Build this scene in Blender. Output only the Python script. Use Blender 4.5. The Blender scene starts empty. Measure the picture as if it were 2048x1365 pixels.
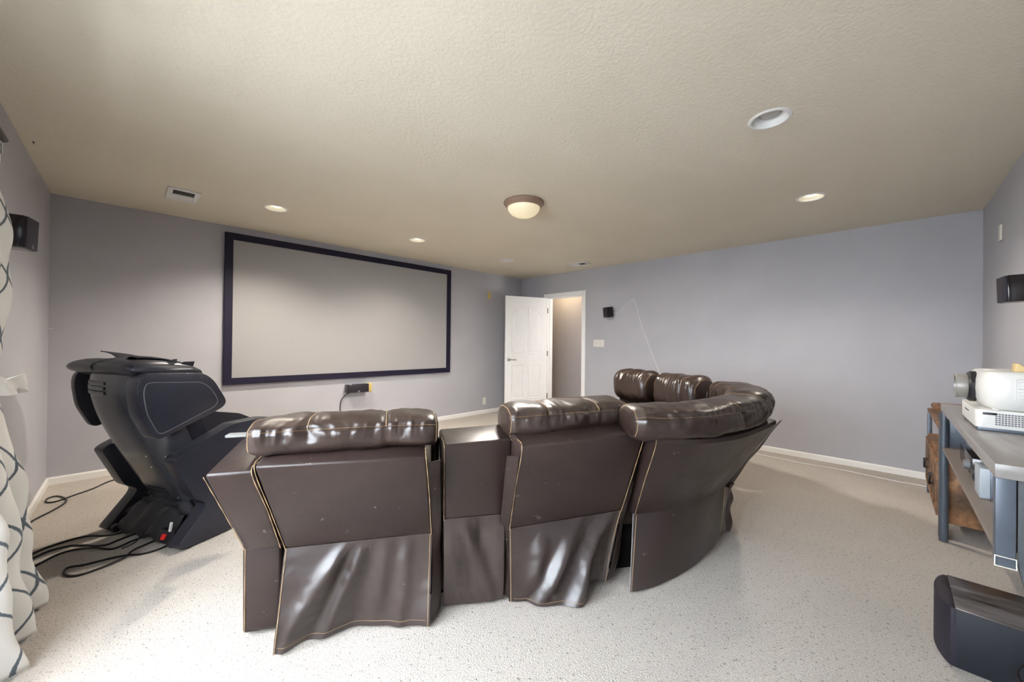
import bpy, bmesh, math, random
from mathutils import Vector, Matrix, noise as mnoise
R = math.radians
random.seed(7)
scene = bpy.context.scene
C = scene.collection
V = Vector

# ------------------------------------------------------------------ room measures
X0, X1, Y0, Y1, H = -0.486, 5.234, -0.576, 4.975, 2.44

# ------------------------------------------------------------------ object helpers
OFF = {}

def link(o):
    C.objects.link(o)
    return o

def tag(o, label=None, cat=None, group=None, kind=None):
    if label: o['label'] = label
    if cat: o['category'] = cat
    if group: o['group'] = group
    if kind: o['kind'] = kind
    return o

def thing(name, label, cat, loc=(0, 0, 0), group=None):
    o = bpy.data.objects.new(name, None)
    o.empty_display_size = 0.1
    link(o)
    o.location = loc
    OFF[o] = V(loc)
    return tag(o, label, cat, group)

class G:
    """collects geometry for ONE mesh"""
    def __init__(self):
        self.v, self.f, self.uv = [], [], {}
    def add(self, vs, fs):
        n = len(self.v)
        self.v += [V(p) for p in vs]
        self.f += [tuple(i + n for i in f) for f in fs]
        return self
    def box(self, a, b, bev=0.0, seg=2):
        lo = [min(a[i], b[i]) for i in range(3)]; hi = [max(a[i], b[i]) for i in range(3)]
        P = [(x, y, z) for z in (lo[2], hi[2]) for y in (lo[1], hi[1]) for x in (lo[0], hi[0])]
        return self.hexa(P, bev, seg)
    def hexa(self, P, bev=0.0, seg=2, sub=0):
        """P ordered x fastest, then y, then z"""
        F = [(0, 2, 3, 1), (4, 5, 7, 6), (0, 1, 5, 4), (2, 6, 7, 3), (0, 4, 6, 2), (1, 3, 7, 5)]
        bm = bmesh.new()
        vs = [bm.verts.new(V(p)) for p in P]
        for f in F: bm.faces.new([vs[i] for i in f])
        bmesh.ops.recalc_face_normals(bm, faces=bm.faces)
        if bev > 0:
            bmesh.ops.bevel(bm, geom=list(bm.edges), offset=bev, segments=seg, profile=0.5, affect='EDGES', clamp_overlap=True)
        return self.take(bm)
    def take(self, bm):
        bm.verts.index_update()
        n = len(self.v)
        self.v += [v.co.copy() for v in bm.verts]
        self.f += [tuple(v.index + n for v in f.verts) for f in bm.faces]
        bm.free()
        return self
    def prism(self, poly, frame, d0, d1, bev=0.0, seg=3):
        """poly of (a, b); frame(a, b, d) -> point; extruded between d0 and d1"""
        bm = bmesh.new()
        A = [bm.verts.new(V(frame(a, b, d0))) for a, b in poly]
        B = [bm.verts.new(V(frame(a, b, d1))) for a, b in poly]
        n = len(poly)
        bm.faces.new(A); bm.faces.new(B[::-1])
        for i in range(n):
            j = (i + 1) % n
            bm.faces.new([A[i], B[i], B[j], A[j]])
        bmesh.ops.recalc_face_normals(bm, faces=bm.faces)
        if bev > 0:
            bmesh.ops.bevel(bm, geom=list(bm.edges), offset=bev, segments=seg, profile=0.5, affect='EDGES', clamp_overlap=True)
        return self.take(bm)
    def grid(self, fn, nu, nv, uvfn=None):
        n = len(self.v)
        for j in range(nv + 1):
            for i in range(nu + 1):
                self.v.append(V(fn(i / nu, j / nv)))
                if uvfn: self.uv[len(self.v) - 1] = uvfn(i / nu, j / nv)
        w = nu + 1
        for j in range(nv):
            for i in range(nu):
                a = n + j * w + i
                self.f.append((a, a + 1, a + w + 1, a + w))
        return self
    def sheet(self, fn, nu, nv, nrm, th=0.004):
        """a cloth with two sides; nrm = rough thickness direction"""
        d = V(nrm).normalized() * th
        n0 = len(self.v)
        self.grid(fn, nu, nv)
        n1 = len(self.v)
        self.grid(lambda a, b: V(fn(a, b)) - d, nu, nv)
        k = (nu + 1) * (nv + 1)
        fs = self.f[-nu * nv:]
        self.f[-nu * nv:] = [f[::-1] for f in fs]
        w = nu + 1
        ring = [i for i in range(w)] + [j * w + nu for j in range(1, nv + 1)] + [nv * w + i for i in range(nu - 1, -1, -1)] + [j * w for j in range(nv - 1, 0, -1)]
        for i in range(len(ring)):
            a, b = ring[i], ring[(i + 1) % len(ring)]
            self.f.append((n0 + b, n0 + a, n1 + a, n1 + b))
        return self
    def rings(self, rs, cap=True, closed=False):
        """loft a list of rings (equal length point lists)"""
        n = len(self.v); m = len(rs[0])
        for r in rs: self.v += [V(p) for p in r]
        L = len(rs)
        for j in range(L if closed else L - 1):
            for i in range(m):
                a = n + j * m + i; b = n + j * m + (i + 1) % m
                c = n + ((j + 1) % L) * m + (i + 1) % m; d = n + ((j + 1) % L) * m + i
                self.f.append((a, b, c, d))
        if cap and not closed:
            self.f.append(tuple(n + i for i in range(m))[::-1])
            self.f.append(tuple(n + (L - 1) * m + i for i in range(m)))
        return self
    def tube(self, pts, r, n=8, smooth=0, closed=False, beads=0):
        pts = [V(p) for p in pts]
        if smooth: pts = spline(pts, smooth, closed)
        L = len(pts); rs = []
        up = V((0, 0, 1))
        prev = None
        for i, p in enumerate(pts):
            t = (pts[(i + 1) % L] - pts[i - 1]) if closed else (pts[min(i + 1, L - 1)] - pts[max(i - 1, 0)])
            t = t.normalized() if t.length > 1e-9 else V((1, 0, 0))
            if prev is None:
                a = t.cross(up) if abs(t.dot(up)) < 0.95 else t.cross(V((1, 0, 0)))
            else:
                a = prev - t * prev.dot(t)
            a.normalize(); b = t.cross(a); prev = a
            rr = r(i / (L - 1)) if callable(r) else r
            if beads: rr *= 1.0 if (i // beads) % 2 == 0 else 0.55
            rs.append([p + (a * math.cos(2 * math.pi * k / n) + b * math.sin(2 * math.pi * k / n)) * rr for k in range(n)])
        return self.rings(rs, cap=True, closed=closed)
    def lathe(self, prof, c, n=48, axis=(0, 0, 1), cap=True):
        ax = V(axis).normalized()
        a = ax.cross(V((1, 0, 0)) if abs(ax.x) < 0.9 else V((0, 1, 0))).normalized(); b = ax.cross(a)
        rs = [[V(c) + ax * z + (a * math.cos(2 * math.pi * k / n) + b * math.sin(2 * math.pi * k / n)) * max(r, 1e-4) for k in range(n)] for r, z in prof]
        return self.rings(rs, cap=cap)

def spline(pts, k, closed=False):
    out = []; L = len(pts)
    rng = range(L if closed else L - 1)
    for i in rng:
        p0 = pts[i - 1] if (closed or i > 0) else pts[0] * 2 - pts[1]
        p1 = pts[i]; p2 = pts[(i + 1) % L]
        p3 = pts[(i + 2) % L] if (closed or i + 2 < L) else p2 * 2 - p1
        for s in range(k):
            t = s / k
            out.append(0.5 * ((2 * p1) + (p2 - p0) * t + (2 * p0 - 5 * p1 + 4 * p2 - p3) * t * t + (3 * p1 - p0 - 3 * p2 + p3) * t ** 3))
    if not closed: out.append(pts[-1].copy())
    return out

def curve(pts, t):
    """smooth interpolation through points at evenly spaced t"""
    pts = [V(p) for p in pts]; n = len(pts) - 1
    x = min(max(t, 0), 1) * n; i = min(int(x), n - 1); s = x - i
    p1, p2 = pts[i], pts[i + 1]
    p0 = pts[i - 1] if i > 0 else p1 * 2 - p2
    p3 = pts[i + 2] if i + 2 <= n else p2 * 2 - p1
    return 0.5 * ((2 * p1) + (p2 - p0) * s + (2 * p0 - 5 * p1 + 4 * p2 - p3) * s * s + (3 * p1 - p0 - 3 * p2 + p3) * s ** 3)

def lerp(a, b, t): return V(a) * (1 - t) + V(b) * t

def obj(name, g, mat, parent=None, smooth=True, angle=40, loc=None):
    me = bpy.data.meshes.new(name)
    if parent is not None: off = OFF[parent]
    elif loc is not None: off = V(loc)
    else: off = V((0, 0, 0))
    me.from_pydata([tuple(p - off) for p in g.v], [], g.f)
    me.update()
    bm = bmesh.new(); bm.from_mesh(me)
    bmesh.ops.recalc_face_normals(bm, faces=bm.faces)
    bm.to_mesh(me); bm.free()
    if g.uv:
        uvl = me.uv_layers.new(name='cloth')
        for lp in me.loops:
            uvl.data[lp.index].uv = g.uv.get(lp.vertex_index, (0, 0))
    if smooth:
        me.polygons.foreach_set('use_smooth', [True] * len(me.polygons))
        me.set_sharp_from_angle(angle=R(angle))
    if mat: me.materials.append(mat)
    o = bpy.data.objects.new(name, me)
    link(o)
    if parent is not None: o.parent = parent
    elif loc is not None: o.location = loc
    OFF[o] = off
    return o

def top(name, g, mat, label, cat, group=None, smooth=True, angle=40):
    lo = [min(p[i] for p in g.v) for i in range(3)]; hi = [max(p[i] for p in g.v) for i in range(3)]
    return tag(obj(name, g, mat, loc=((lo[0] + hi[0]) / 2, (lo[1] + hi[1]) / 2, lo[2]), smooth=smooth, angle=angle), label, cat, group)

def struct(name, g, mat, parent=None, smooth=False):
    o = obj(name, g, mat, parent, smooth=smooth)
    if parent is None: o['kind'] = 'structure'
    return o

# ------------------------------------------------------------------ materials
def srgb(r, g, b):
    f = lambda c: (c / 255 / 12.92) if c / 255 <= 0.04045 else ((c / 255 + 0.055) / 1.055) ** 2.4
    return (f(r), f(g), f(b), 1)

class Mt:
    def __init__(self, name):
        self.m = bpy.data.materials.new(name); self.m.use_nodes = True
        self.t = self.m.node_tree; self.n = self.t.nodes; self.l = self.t.links
        self.p = self.n['Principled BSDF']
        self.tc = None
    def coord(self, which='Object'):
        if not self.tc: self.tc = self.n.new('ShaderNodeTexCoord')
        return self.tc.outputs[which]
    def mapped(self, sc, which='Object', rot=(0, 0, 0)):
        mp = self.n.new('ShaderNodeMapping')
        mp.inputs['Scale'].default_value = sc if hasattr(sc, '__len__') else (sc, sc, sc)
        mp.inputs['Rotation'].default_value = rot
        self.l.new(self.coord(which), mp.inputs[0]); return mp.outputs[0]
    def noise(self, scale, detail=3, rough=0.5, vec=None, dist=0.0):
        t = self.n.new('ShaderNodeTexNoise')
        t.inputs['Scale'].default_value = scale; t.inputs['Detail'].default_value = detail
        t.inputs['Roughness'].default_value = rough; t.inputs['Distortion'].default_value = dist
        self.l.new(vec if vec else self.coord(), t.inputs['Vector']); return t.outputs['Fac']
    def voro(self, scale, feat='F1', vec=None, rnd=1.0):
        t = self.n.new('ShaderNodeTexVoronoi'); t.feature = feat
        t.inputs['Scale'].default_value = scale; t.inputs['Randomness'].default_value = rnd
        self.l.new(vec if vec else self.coord(), t.inputs['Vector']); return t.outputs['Distance']
    def ramp(self, fac, stops, interp='LINEAR'):
        r = self.n.new('ShaderNodeValToRGB'); r.color_ramp.interpolation = interp
        e = r.color_ramp.elements
        while len(e) < len(stops): e.new(0.5)
        for k, (pos, col) in enumerate(stops):
            e[k].position = pos; e[k].color = col if hasattr(col, '__len__') else (col, col, col, 1)
        self.l.new(fac, r.inputs[0]); return r.outputs[0]
    def mix(self, fac, a, b, mode='MIX'):
        x = self.n.new('ShaderNodeMix'); x.data_type = 'RGBA'; x.blend_type = mode
        for s, val in ((0, fac), (6, a), (7, b)):
            if hasattr(val, 'is_output'): self.l.new(val, x.inputs[s])
            else: x.inputs[s].default_value = val
        return x.outputs[2]
    def math(self, op, a, b=None, c=None):
        x = self.n.new('ShaderNodeMath'); x.operation = op
        for s, val in ((0, a), (1, b), (2, c)):
            if val is None: continue
            if hasattr(val, 'is_output'): self.l.new(val, x.inputs[s])
            else: x.inputs[s].default_value = val
        return x.outputs[0]
    def bump(self, h, strength=0.3, dist=0.01, prev=None):
        b = self.n.new('ShaderNodeBump'); b.inputs['Strength'].default_value = strength; b.inputs['Distance'].default_value = dist
        self.l.new(h, b.inputs['Height'])
        if prev: self.l.new(prev, b.inputs['Normal'])
        return b.outputs[0]
    def set(self, **k):
        names = dict(col='Base Color', rough='Roughness', metal='Metallic', spec='Specular IOR Level', normal='Normal', emit='Emission Color', emis='Emission Strength', sheen='Sheen Weight', coat='Coat Weight', trans='Transmission Weight', alpha='Alpha', ior='IOR', coatr='Coat Roughness')
        for key, val in k.items():
            s = self.p.inputs[names[key]]
            if hasattr(val, 'is_output'): self.l.new(val, s)
            else: s.default_value = val
        return self

def plain(name, col, rough=0.5, metal=0.0, spec=0.5, nz=0.0, nscale=60, **k):
    m = Mt(name).set(rough=rough, metal=metal, spec=spec, **k)
    mo = 0.015 if min(col[:3]) > 0.3 else 0.07
    lo = tuple(c * (1 - mo) for c in col[:3]) + (1,); hi = tuple(min(1, c * (1 + mo)) for c in col[:3]) + (1,)
    m.set(col=m.ramp(m.noise(9, 3), [(0.3, lo), (0.7, hi)]))
    if nz: m.set(normal=m.bump(m.noise(nscale, 2), nz, 0.003))
    return m.m

def wall_mat(name, col, rough=0.55):
    m = Mt(name)
    lo = tuple(c * 0.97 for c in col[:3]) + (1,); hi = tuple(min(1, c * 1.03) for c in col[:3]) + (1,)
    m.set(col=m.ramp(m.noise(2.2, 4), [(0.35, lo), (0.65, hi)]), rough=rough, spec=0.35)
    m.set(normal=m.bump(m.noise(95, 2, 0.5), 0.16, 0.004, m.bump(m.noise(24, 2), 0.06, 0.01)))
    return m.m

M = {}
M['wall'] = wall_mat('grey_lavender_wall_paint', (0.405, 0.40, 0.43, 1))
M['hall'] = wall_mat('hall_wall_paint', (0.40, 0.37, 0.37, 1))

m = Mt('knockdown_ceiling_paint')
n1 = m.noise(52, 4, 0.6, dist=0.3)
m.set(col=m.ramp(m.noise(1.6, 3), [(0.3, (0.64, 0.59, 0.485, 1)), (0.7, (0.67, 0.62, 0.515, 1))]), rough=0.75, spec=0.25)
m.set(normal=m.bump(m.ramp(n1, [(0.36, 0.0), (0.66, 1.0)]), 0.17, 0.006, m.bump(m.noise(140, 2), 0.10, 0.003)))
M['ceiling'] = m.m

m = Mt('speckled_beige_carpet')
vec = m.mapped((1, 1, 1))
base = m.ramp(m.noise(210, 2, 0.7), [(0.28, (0.29, 0.25, 0.21, 1)), (0.45, (0.49, 0.44, 0.385, 1)), (0.70, (0.61, 0.56, 0.50, 1))])
big = m.ramp(m.noise(1.3, 3), [(0.3, 0.88), (0.7, 1.0)])
base = m.mix(1.0, base, big, 'MULTIPLY')
fl = m.noise(88, 2, 0.5, m.mapped((1.0, 0.72, 1.0), rot=(0, 0, 0.6)))
fleck = m.ramp(fl, [(0.625, 0.0), (0.68, 1.0)])
fl2 = m.noise(120, 1, 0.5, m.mapped((0.8, 1.0, 1.0), rot=(0, 0, 0.2)))
fleck2 = m.ramp(fl2, [(0.66, 0.0), (0.74, 1.0)])
col = m.mix(m.math('MULTIPLY', fleck2, 0.45), base, (0.22, 0.175, 0.14, 1))
col = m.mix(m.math('MULTIPLY', fleck, 0.6), col, (0.12, 0.095, 0.08, 1))
m.set(col=col, rough=0.95, spec=0.1, sheen=0.1)
hb = m.math('ADD', m.noise(190, 2, 0.7), m.math('MULTIPLY', m.voro(170), 0.5))
m.set(normal=m.bump(hb, 0.5, 0.008))
M['carpet'] = m.m

M['white_paint'] = plain('white_semi_gloss_paint', (0.82, 0.815, 0.81, 1), 0.4)
M['trim'] = plain('white_trim_paint', (0.76, 0.745, 0.72, 1), 0.45)

def leather(name, c0, c1, rough=(0.28, 0.42), grain=0.18, scuff=True, spec=0.42):
    m = Mt(name)
    col = m.ramp(m.noise(3.2, 5, 0.6), [(0.3, c0), (0.7, c1)])
    if scuff:
        sc = m.ramp(m.noise(17, 5, 0.66, m.mapped((1, 1, 1.6), rot=(0.3, 0.5, 0.2))), [(0.675, 0.0), (0.73, 1.0)])
        col = m.mix(m.math('MULTIPLY', sc, 0.55), col, (0.42, 0.38, 0.34, 1))
    rg = m.ramp(m.noise(6, 4), [(0.3, rough[0]), (0.7, rough[1])])
    m.set(col=col, rough=rg, spec=spec)
    b1 = m.bump(m.noise(9, 3, 0.5), 0.10, 0.02)
    b2 = m.bump(m.voro(330), grain, 0.0015, b1)
    m.set(normal=b2)
    return m.m
M['leather'] = leather('brown_bonded_leather', (0.019, 0.011, 0.0095, 1), (0.031, 0.019, 0.016, 1), (0.34, 0.46))
M['leather_skirt'] = leather('brown_skirt_leather', (0.020, 0.012, 0.0105, 1), (0.033, 0.021, 0.018, 1), (0.31, 0.40), 0.12, True, 0.7)
M['leather_pad'] = leather('brown_cushion_leather', (0.020, 0.0115, 0.009, 1), (0.034, 0.020, 0.015, 1), (0.30, 0.40), 0.12, False, 0.6)
M['black_leather'] = leather('black_massage_chair_leather', (0.012, 0.0125, 0.019, 1), (0.021, 0.022, 0.032, 1), (0.28, 0.36), 0.12, False)
M['thread'] = plain('tan_thread', (0.36, 0.235, 0.125, 1), 0.7)
M['dark_thread'] = plain('grey_thread', (0.06, 0.06, 0.07, 1), 0.6)
M['black_cloth'] = plain('black_dust_cloth', (0.008, 0.007, 0.008, 1), 0.95, spec=0.08)
M['black_nylon'] = plain('black_nylon', (0.016, 0.016, 0.02, 1), 0.55, nz=0.5, nscale=25)
M['black_plastic'] = plain('black_plastic', (0.012, 0.011, 0.014, 1), 0.35)
M['satin_shell'] = plain('charcoal_satin_shell', (0.036, 0.039, 0.049, 1), 0.25, spec=0.8, nz=0.03, nscale=14)
M['grey_plastic'] = plain('grey_plastic', (0.13, 0.13, 0.14, 1), 0.5)
M['sub_side'] = plain('charcoal_vinyl', (0.013, 0.0145, 0.020, 1), 0.5, spec=0.3, nz=0.1, nscale=400)
M['velvet'] = plain('black_velvet_frame', (0.009, 0.007, 0.024, 1), 0.6, spec=0.3)
M['speaker'] = plain('black_speaker_grille', (0.010, 0.007, 0.016, 1), 0.6, nz=0.25, nscale=300)
M['gloss_black'] = plain('gloss_black', (0.012, 0.009, 0.010, 1), 0.15)
M['steel'] = plain('brushed_nickel', (0.55, 0.53, 0.49, 1), 0.28, 1.0)
M['dark_steel'] = plain('dark_hinge_steel', (0.09, 0.085, 0.08, 1), 0.4, 0.8)
M['plate'] = plain('ivory_plate', (0.68, 0.65, 0.58, 1), 0.4)
M['yellow_plate'] = plain('yellow_plate', (0.60, 0.46, 0.18, 1), 0.5)
M['slot'] = plain('dark_slot', (0.02, 0.02, 0.02, 1), 0.7)
M['white_plastic'] = plain('white_plastic', (0.66, 0.65, 0.62, 1), 0.32)
M['white_metal'] = plain('white_powder_metal', (0.70, 0.70, 0.68, 1), 0.4)
M['white_cord'] = plain('white_cord', (0.72, 0.70, 0.68, 1), 0.5)
M['black_cord'] = plain('black_cord', (0.010, 0.009, 0.010, 1), 0.5)
M['bronze'] = plain('brushed_bronze', (0.34, 0.235, 0.175, 1), 0.33, 0.45)
M['stand_metal'] = plain('blue_grey_metal', (0.085, 0.10, 0.125, 1), 0.4, 0.4)
M['red'] = plain('red_switch', (0.75, 0.02, 0.02, 1), 0.35)
M['tan_wedge'] = plain('tan_wedge_plastic', (0.62, 0.45, 0.20, 1), 0.5)
M['lens_grey'] = plain('pewter_lens_barrel', (0.25, 0.235, 0.215, 1), 0.42, 0.2)
M['pale_grey'] = plain('pale_blue_grey_plastic', (0.30, 0.33, 0.36, 1), 0.4)
M['frosted_bulb'] = plain('frosted_grey_bulb', (0.40, 0.39, 0.37, 1), 0.3)
M['silver'] = plain('silver_bar', (0.17, 0.165, 0.155, 1), 0.75, spec=0.15)
M['screw'] = plain('steel_screw', (0.5, 0.5, 0.5, 1), 0.35, 0.9)

m = Mt('projection_fabric')
m.set(col=m.ramp(m.noise(1.2, 2), [(0.3, (0.315, 0.307, 0.31, 1)), (0.7, (0.325, 0.317, 0.318, 1))]), rough=0.65, spec=0.3)
M['screen'] = m.m

def emitter(name, col, s, hot=None):
    m = Mt(name).set(col=(0.5, 0.46, 0.38, 1), rough=0.4, emis=s)
    if hot: m.set(emit=m.ramp(m.noise(14, 3), [(0.35, col), (0.7, hot)]))
    else: m.set(emit=col)
    return m.m
M['bulb_on'] = emitter('lit_bulb', (1.0, 0.86, 0.52, 1), 2.2)
M['dome_glass'] = emitter('lit_alabaster_glass', (1.0, 0.80, 0.42, 1), 0.40, (1.0, 0.88, 0.55, 1))

def wood(name, stops, sc=(1.2, 9, 9), rough=0.5, blotch=True):
    m = Mt(name)
    v = m.mapped(sc)
    c = m.ramp(m.noise(1.6, 6, 0.6, v, dist=0.6), stops)
    if blotch:
        bl = m.ramp(m.noise(7, 3, 0.5), [(0.40, 0.35), (0.58, 1.0)])
        c = m.mix(1.0, c, bl, 'MULTIPLY')
    m.set(col=c, rough=rough, normal=m.bump(m.noise(3, 4, 0.5, v), 0.12, 0.004))
    return m.m
M['rustic'] = wood('rustic_brown_board', [(0.3, (0.07, 0.035, 0.018, 1)), (0.5, (0.22, 0.105, 0.045, 1)), (0.72, (0.36, 0.19, 0.085, 1))])
M['grey_board'] = wood('grey_oak_board', [(0.3, (0.19, 0.175, 0.165, 1)), (0.7, (0.27, 0.25, 0.235, 1))], (0.7, 8, 8), 0.24, False)
M['board_edge'] = wood('greyish_brown_edge', [(0.3, (0.13, 0.105, 0.09, 1)), (0.7, (0.18, 0.15, 0.13, 1))], (0.7, 8, 8), 0.5, False)
M['sub_top'] = wood('espresso_reflection_streaks', [(0.42, (0.035, 0.025, 0.022, 1)), (0.56, (0.13, 0.115, 0.11, 1)), (0.75, (0.17, 0.155, 0.15, 1))], (5, 1.0, 5), 0.22, False)  # glossy dark top; its reflections are painted in as paler colour streaks
M['slate'] = wood('slate_grey_board', [(0.3, (0.030, 0.035, 0.040, 1)), (0.7, (0.062, 0.069, 0.077, 1))], (5, 5, 5), 0.6, False)

m = Mt('trellis_curtain_cloth')
uv = m.coord('UV')
sx = m.n.new('ShaderNodeSeparateXYZ'); m.l.new(uv, sx.inputs[0])
th = m.math('MULTIPLY', sx.outputs[1], 2 * math.pi / 0.54)
w = m.math('ADD', m.math('MULTIPLY', m.math('COSINE', th), 0.23), m.math('MULTIPLY', m.math('COSINE', m.math('MULTIPLY', th, 3.0)), 0.045))
xs = m.math('DIVIDE', sx.outputs[0], 0.31)
def lined(sign):
    a = m.math('ADD', xs, w) if sign > 0 else m.math('SUBTRACT', xs, w)
    return m.math('ABSOLUTE', m.math('SUBTRACT', m.math('FRACT', a), 0.5))
dist = m.math('MINIMUM', lined(1), lined(-1))
dist = m.math('ADD', dist, m.math('MULTIPLY', m.math('SUBTRACT', m.noise(130, 2), 0.5), 0.02))
ln = m.ramp(dist, [(0.016, 1.0), (0.026, 0.0)])
m.set(col=m.mix(ln, (0.56, 0.55, 0.525, 1), (0.085, 0.105, 0.125, 1)), rough=0.9, spec=0.15, sheen=0.1)
wv = m.noise(420, 1)
m.set(normal=m.bump(wv, 0.15, 0.002))
M['curtain'] = m.m

m = Mt('window_glass'); m.set(col=(1, 1, 1, 1), rough=0.0, trans=1.0, ior=1.02, spec=0.1); M['glass'] = m.m

# ------------------------------------------------------------------ room shell
W = 0.14
struct('floor', G().box((X0 - W, Y0 - W, -0.08), (X1 + W, Y1 + W, 0)), M['carpet'])

LX = (0.925, 2.388, 3.885); LY = (0.457, 3.985)          # ceiling can grid
CANS = [(LX[0], LY[1], True), (LX[1], LY[1], True), (LX[2], LY[1], False), (LX[2], LY[0], True), (LX[1], LY[0], False)]
g = G()
hr = 0.082
xs_ = sorted([X0 - W, X1 + W] + [x + s * 0.14 for x in LX for s in (-1, 1)])
ys_ = sorted([Y0 - W, Y1 + W] + [y + s * 0.14 for y in LY for s in (-1, 1)])
for i in range(len(xs_) - 1):
    for j in range(len(ys_) - 1):
        a, b, c, d = xs_[i], xs_[i + 1], ys_[j], ys_[j + 1]
        cx, cy = (a + b) / 2, (c + d) / 2
        hole = any(abs(cx - p[0]) < 0.01 and abs(cy - p[1]) < 0.01 for p in CANS)
        if not hole:
            g.add([(a, c, H), (b, c, H), (b, d, H), (a, d, H)], [(0, 3, 2, 1)])
        else:
            n = 48; inn = []; out = []
            for k in range(n):
                t = 2 * math.pi * k / n; cs, sn = math.cos(t), math.sin(t)
                q = 0.14 / max(abs(cs), abs(sn))
                inn.append((cx + hr * cs, cy + hr * sn, H)); out.append((cx + q * cs, cy + q * sn, H))
            g.add(inn + out, [(k, (k + 1) % n, n + (k + 1) % n, n + k) for k in range(n)])
g.add([(X0 - W, Y0 - W, H + 0.3), (X1 + W, Y0 - W, H + 0.3), (X1 + W, Y1 + W, H + 0.3), (X0 - W, Y1 + W, H + 0.3)], [(0, 1, 2, 3)])
ceil = struct('ceiling', g, M['ceiling'])

WY0, WY1, WZ0, WZ1 = 0.15, 2.42, 0.28, 2.06               # window in the left wall
g = G()
g.box((X0 - W, Y0 - W, 0), (X0, WY0, H)); g.box((X0 - W, WY1, 0), (X0, Y1 + W, H))
g.box((X0 - W, WY0, 0), (X0, WY1, WZ0)); g.box((X0 - W, WY0, WZ1), (X0, WY1, H))
struct('wall_left', g, M['wall'])
struct('wall_screen', G().box((X0, Y1, 0), (X1 + W, Y1 + W, H)), M['wall'])
struct('wall_right', G().box((X0, Y0 - W, 0), (X1 + W, Y0, H)), M['wall'])
DY0, DY1, DH = 3.575, 4.338, 2.04                          # door opening
g = G()
g.box((X1, Y0, 0), (X1 + W, DY0, H)); g.box((X1, DY1, 0), (X1 + W, Y1, H)); g.box((X1, DY0, DH), (X1 + W, DY1, H))
struct('wall_door', g, M['wall'])

# hallway beyond the door
HX = X1 + W + 1.05
struct('wall_hall', G().box((HX, 2.2, 0), (HX + 0.1, 6.6, H)), M['hall'])
struct('wall_hall_end', G().box((X1 + W, 6.5, 0), (HX, 6.6, H)).box((X1 + W, 2.2, 0), (HX, 2.3, H)).box((X1 + W, Y1 + W, 0), (X1 + W + 0.02, 6.5, H)), M['hall'])
struct('floor_hall', G().box((X1 + W, 2.2, -0.08), (HX + 0.1, 6.6, 0)), M['carpet'])
struct('ceiling_hall', G().box((X1 + W, 2.2, H), (HX + 0.1, 6.6, H + 0.1)), M['ceiling'])

# baseboards
def base_run(name, p, q, nrm):
    p, q, nn = V(p), V(q), V(nrm)
    g = G(); hB = 0.062
    prof = [(0, 0), (0.013, 0), (0.013, hB - 0.012), (0.007, hB), (0, hB)]
    rs = [[e + nn * a + V((0, 0, b)) for a, b in prof] for e in (p, q)]
    g.rings(rs)
    struct(name, g, M['trim'])
base_run('baseboard_screen', (X0, Y1, 0), (X1, Y1, 0), (0, -1, 0))
base_run('baseboard_left', (X0, Y0, 0), (X0, Y1, 0), (1, 0, 0))
base_run('baseboard_right', (X0, Y0, 0), (X1, Y0, 0), (0, 1, 0))
base_run('baseboard_door', (X1, Y0, 0), (X1, DY0 - 0.06, 0), (-1, 0, 0))
base_run('baseboard_hinge', (X1, DY1 + 0.06, 0), (X1, Y1, 0), (-1, 0, 0))
base_run('baseboard_hall', (HX, 2.3, 0), (HX, 6.5, 0), (-1, 0, 0))

# window
wr = thing('window_1', None, None, (X0 - 0.09, (WY0 + WY1) / 2, WZ0)); wr['kind'] = 'structure'
g = G(); fx0, fx1 = X0 - 0.12, X0 - 0.06
g.box((fx0, WY0, WZ0), (fx1, WY1, WZ0 + 0.05), 0.005); g.box((fx0, WY0, WZ1 - 0.05), (fx1, WY1, WZ1), 0.005)
for y in (WY0, (WY0 + WY1) / 2 - 0.025, WY1 - 0.05): g.box((fx0, y, WZ0 + 0.05), (fx1, y + 0.05, WZ1 - 0.05), 0.005)
obj('window_frame', g, M['white_paint'], wr)
obj('pane', G().box((X0 - 0.095, WY0 + 0.05, WZ0 + 0.05), (X0 - 0.09, WY1 - 0.05, WZ1 - 0.05)), M['glass'], wr, smooth=False)
obj('window_sill', G().box((X0 - 0.06, WY0, WZ0 - 0.0), (X0 + 0.03, WY1, WZ0 + 0.022), 0.005), M['white_paint'], wr)

# door casing and jamb
g = G(); cw = 0.062; ct = 0.016
for y0, y1 in ((DY0 - cw, DY0), (DY1, DY1 + cw)): g.box((X1 - ct, y0, 0), (X1, y1, DH + cw), 0.004)
g.box((X1 - ct, DY0, DH), (X1, DY1, DH + cw), 0.004)
struct('trim_1', g, M['white_paint'], smooth=True)
g = G()
g.box((X1 - 0.002, DY0, 0), (X1 + W + 0.002, DY0 + 0.018, DH)); g.box((X1 - 0.002, DY1 - 0.018, 0), (X1 + W + 0.002, DY1, DH)); g.box((X1 - 0.002, DY0, DH - 0.018), (X1 + W + 0.002, DY1, DH))
g.box((X1 + 0.05, DY1 - 0.03, 0), (X1 + 0.09, DY1 - 0.018, DH - 0.018)); g.box((X1 + 0.05, DY0 + 0.018, 0), (X1 + 0.09, DY0 + 0.03, DH - 0.018))
struct('trim_2', g, M['white_paint'])

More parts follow.
